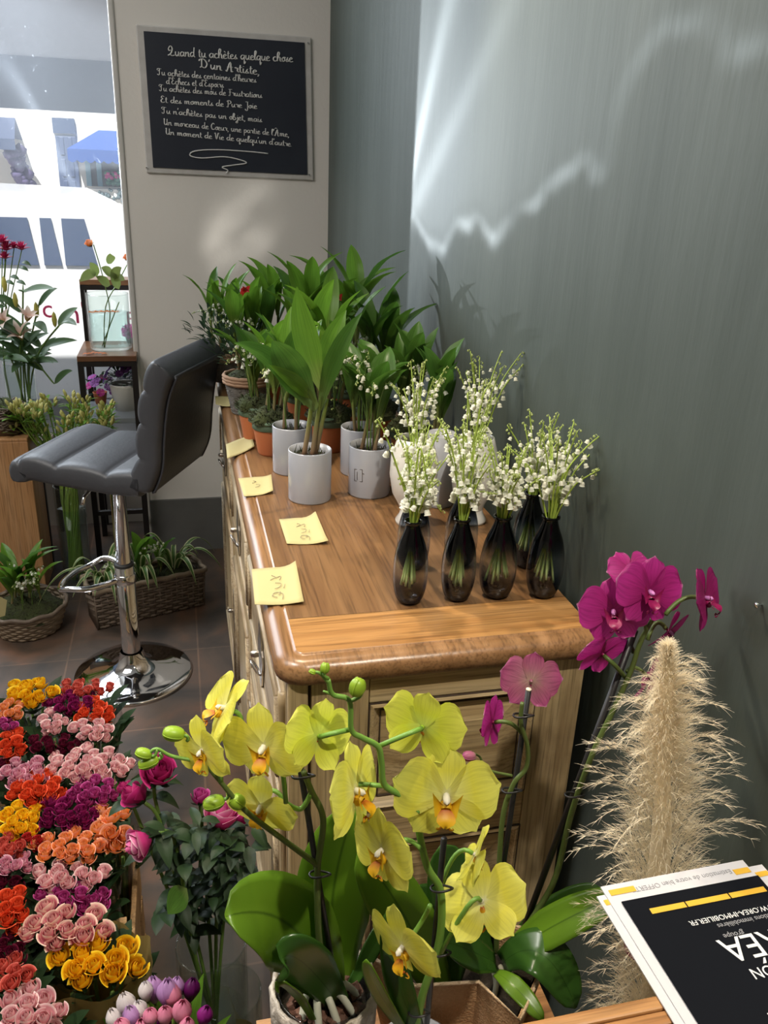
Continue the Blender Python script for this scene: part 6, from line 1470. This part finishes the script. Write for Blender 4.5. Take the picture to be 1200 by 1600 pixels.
for px, py in ((142, 379), (202, 401)):
    p = at_y(px, py, 3.55); inst('rose_head', ROSES[0], frame(p - V((0, 0, .012)), (-.4, -.3, .6), s=.022), br_, [RC['peach'], M['rose_leaf'], HEART['peach']])
for i in range(6):
    p = V((tx0 + .02 + .014 * i, 3.43 + random.uniform(0, .02), tz + .001)); b = MB(); leaf_geo(b, bez(p, p + V((.01, 0, .008)), p + V((.024, .004, .003)), 5), .009, V((0, 0, 1)), .3); tag(b.out('fallen_petal', of, origin=p), 'orange petal dropped on the corner of the low side table', 'petal', 'fallen orange petals')
def bush_pot(c, r, h, label, cols, fr, n=90, nf=16, lm='bush_leaf', pm='ceramic', cat='potted plant', name='potted_flower'):
    o = thing(name, c, label, cat); c = V(c)
    b = MB(); b.lathe([(0, 0), (r * .7, 0), (r * .95, h * .9), (r, h), (r * .92, h), (r * .88, h * .8), (0, h * .8)], c, 28); b.out('pot', M[pm], o)
    b = MB()
    for i in range(n):
        a = random.random() * 6.28; e_ = random.uniform(.0, 1.4); d = V((cos(a) * cos(e_), sin(a) * cos(e_), sin(e_))); p = c + V((0, 0, h)) + d * fr * random.uniform(.5, 1); l = random.uniform(.02, .035)
        leaf_geo(b, bez(p, p + d * l * .5, p + d * l - V((0, 0, .006)), 5), .008, V((0, 0, 1)), .2, nc=3)
    b.out('foliage', M[lm], o)
    for i in range(nf):
        a = random.uniform(-pi, .3); e_ = random.uniform(.0, 1.3); d = V((cos(a) * cos(e_), sin(a) * cos(e_), sin(e_))); p = c + V((0, 0, h)) + d * fr * random.uniform(.9, 1.1); b = MB(); x = d.orthogonal().normalized(); y_ = d.cross(x); rr = random.uniform(.012, .02)
        for k in range(5):
            g = k * 1.257; e1 = x * cos(g) + y_ * sin(g); e2 = x * cos(g + 1.1) + y_ * sin(g + 1.1); b.grid([[p, p + (e1 + e2) * .05 * rr, p], [p + e1 * rr * .7 + d * .003, p + (e1 + e2) * .35 * rr + d * .006, p + e2 * rr * .7 + d * .003], [p + e1 * rr + d * .004, p + (e1 + e2) * .6 * rr + d * .004, p + e2 * rr + d * .004]])
        b.out('flower', random.choice(cols), o)
purp = mat('violet_petal', (.2, .06, .5), .6, trans=.3); mag = mat('pink_petal', (.65, .06, .35), .6, trans=.3); lil = mat('mauve_petal', (.35, .12, .45), .6, trans=.3)
random.seed(33)
p = at_y(197, 636, 3.56); bush_pot((p.x, 3.56, sh), .062, .11, 'white tapered pot of purple flowers under the low side table', [purp, purp, lil], .075, 110, 16)
p = at_y(166, 636, 3.66); bush_pot((p.x - .02, 3.66, sh), .03, .05, 'small pot of pink and violet flowers behind the white pot under the table', [mag, lil], .07, 40, 22, pm='terracotta')
p = at_y(207, 548, 3.68); bush_pot((p.x, 3.68, tz), .028, .035, 'bright pink flowers on the low side table behind the water vase', [mag], .035, 10, 16, pm='enamel')
# lilies in a tall glass vase on the low dark table
random.seed(41)
lv = V((-.65, 3.6, .47)); cyl_vase(lv, .06, .36, 'tall clear vase of garden lilies on the low dark table', .5, group=None)
li = thing('lily_bouquet', lv + V((0, 0, .016)), 'pale pink and yellow garden lilies in the tall vase by the window', 'flowers')
LY = 3.55
tops = [(33, 520), (95, 505), (8, 470), (36, 445), (62, 470), (85, 600), (5, 560), (57, 560)]
for i, (px, py) in enumerate(tops):
    e = at_y(px, py, LY + random.uniform(-.05, .04)); P = spline([lv + V((random.uniform(-.03, .03), random.uniform(-.03, .03), .018)), lv + V(((e.x - lv.x) * .35, (e.y - lv.y) * .3, .36)), e], 7)
    b = MB(); b.tube(P, [.0035] * (len(P) - 1) + [.002], 6); b.out('stem', M['stem'], li)
    for k in range(6):
        s_ = P[random.randint(7, len(P) - 1)]; a = random.random() * 6.28; d = V((cos(a), sin(a), random.uniform(-.2, .9))).normalized(); l = random.uniform(.1, .17)
        e2 = s_ + d * l
        if e2.y > 3.84: d.y = -abs(d.y)
        b = MB(); leaf_geo(b, bez(s_, s_ + d * l * .55 + V((0, 0, .02)), s_ + d * l, 9), .019, V((0, -.6, .8)), .25); b.out('leaf', M['lilium_leaf'], li)
lm_ = uvmat('garden_lily_petal', [(0, (.6, .55, .15)), (.4, (.75, .5, .42)), (1, (.75, .68, .6))], 'V', .5, .35); ym = mat('yellow_lily_bud', (.55, .5, .12), .5, trans=.3)
for (px, py, s_, fx) in ((30, 520, .06, (-.1, -.5, .8)), (44, 492, .045, (.3, -.3, .9)), (2, 500, .05, (-.2, -.6, .5))):
    p = at_y(px, py, LY - .03); fm_ = frame(p, fx)
    f_ = None
    for k in range(6):
        a = k * pi / 3; d = (fm_.to_3x3() @ V((cos(a), sin(a), 0))); z = fm_.to_3x3() @ V((0, 0, 1)); b = MB(); leaf_geo(b, bez(p - z * s_ * .7, p + d * s_ * .25 + z * s_ * .2, p + d * s_ * 1.0 + z * s_ * .35, 9), .013, (z - d * .5), .25); b.out('lily_petal', lm_, li)
for px, py in ((57, 485), (7, 445), (85, 500), (24, 470)):
    p = at_y(px, py, LY); b = MB(); b.lathe([(0, -.03), (.007, -.02), (.01, 0), (.007, .022), (0, .034)], p, 10); b.out('bud', ym, li)
# chrysanthemums high at the window edge
ch = thing('chrysanthemum_stems', lv + V((-.02, .01, .016)), 'crimson chrysanthemums at the edge of the window, above the lilies', 'flowers')
chm = mat('crimson_chrysanthemum', (.36, .015, .07), .6, trans=.25)
for px, py, w in ((34, 391, 26), (10, 392, 30), (4, 380, 26), (8, 405, 24), (22, 388, 20)):
    p = at_y(px, py, 3.57); r = w / F * depth(p) * .62; b = MB()
    for ring, (n, el_) in enumerate(((8, 1.2), (12, .8), (16, .35))):
        for k in range(n):
            a = k * 2 * pi / n + ring * .3; d = V((cos(a) * cos(el_), sin(a) * cos(el_), sin(el_))); leaf_geo(b, bez(p, p + d * r * .6 + V((0, 0, .002)), p + d * r - V((0, 0, .002)), 4), .0045, V((0, 0, 1)), .3, nc=3)
    b.out('flower_head', chm, ch); b = MB(); b.tube(spline([lv + V((-.03, .01, .018)), lv + V((-.05, 0, .4)), p], 5), .002, 5); b.out('stem', M['stem'], ch)
for px, py in ((30, 418), (34, 410), (8, 440), (16, 432), (26, 440)):
    p = at_y(px, py, 3.57); b = MB(); leaf_geo(b, bez(p, p + V((.015, -.01, .004)), p + V((.035, -.015, -.012)), 6), .012, V((0, -.5, 1)), .2); b.out('leaf', M['lilium_leaf'], ch)
# alstroemeria in a tall floor vase
random.seed(52)
av = at_z(122, 912, 0); av = V((av.x, av.y + .03, 0))
cyl_vase(av, .058, .42, 'tall clear floor vase full of green stems behind the stool', .75, name='floor_vase')
al = thing('alstroemeria_bouquet', av + V((0, 0, .016)), 'pale yellow budded alstroemeria bouquet in the tall floor vase', 'flowers')
ab = mat('pale_yellow_bud', (.55, .52, .18), .5, trans=.3)
for i in range(54):
    px = 95 + 78 * random.uniform(-1, 1); py = 648 + random.uniform(-38, 38) * (1 - abs(px - 95) / 130)
    e = at_y(px, py, av.y + random.uniform(-.08, .08)); a = random.random() * 6.28
    P = spline([av + V((.035 * cos(a), .035 * sin(a), .018)), av + V((.03 * cos(a + 2), .03 * sin(a + 2), .42)), av.lerp(e, .6).xy.to_3d() * 1 + V((0, 0, .6)), e], 5)
    b = MB(); b.tube(P, .0028, 5); b.out('stem', M['pale_stem'], al)
    b = MB()
    for k in range(5):
        a = random.random() * 6.28; q = e + V((cos(a) * .018, sin(a) * .018, random.uniform(-.005, .015))); d = V((cos(a) * .5, sin(a) * .5, 1)).normalized()
        b.lathe([(.001, -.013), (.0045, -.005), (.006, .003), (.004, .012), (0, .017)], q, 8, 0, frame((0, 0, 0), d).to_3x3())
    b.out('bud_cluster', ab, al)
    for k in range(5):
        a = random.random() * 6.28; d = V((cos(a), sin(a), random.uniform(.0, .8))).normalized(); s_ = e - V((0, 0, random.uniform(.01, .06))); l = random.uniform(.04, .07)
        b = MB(); leaf_geo(b, bez(s_, s_ + d * l * .5 + V((0, 0, .01)), s_ + d * l, 6), .007, V((0, 0, 1)), .2, nc=3); b.out('leaf', M['lily_leaf'], al)
# wooden plant box at the edge with a mossy root basket on it
q = at_y(43, 690, 3.18); pb_ = thing('plank_plant_box', (q.x - .15, 3.3, 0), 'tall pine plank box at the picture edge by the window', 'box')
b = MB(); b.bb(q.x - .34, q.x, 3.18, 3.2, .0, q.z); b.bb(q.x - .34, q.x - .32, 3.2, 3.4, 0, q.z); b.bb(q.x - .02, q.x, 3.2, 3.4, 0, q.z); b.bb(q.x - .34, q.x, 3.18, 3.4, q.z, q.z + .012)
b.out('plank_side', M['plank'], pb_, smooth=False, bevel=.003)
rb_c = V((q.x - .09, 3.28, q.z + .012)); rb = thing('root_basket', rb_c, 'dark rooty moss basket on top of the pine plank box', 'basket')
b = MB()
for i in range(90):
    a = random.random() * 6.28; z = random.random(); r0 = .07 + .012 * sin(3 * z); P = [rb_c + V(((r0 + random.uniform(-.006, .012)) * cos(a + t), (r0 + random.uniform(-.006, .012)) * sin(a + t), .012 + .09 * z + random.uniform(-.008, .012))) for t in (0, .35, .7, 1.05)]; b.tube(P, random.uniform(.002, .004), 5, 0, False)
b.lathe([(0, .0), (.064, 0), (.068, .1)], rb_c, 20); b.out('twig_weave', M['wicker'], rb); moss_mound(rb, rb_c + V((0, 0, .085)), .064, .04, fuzz=120)
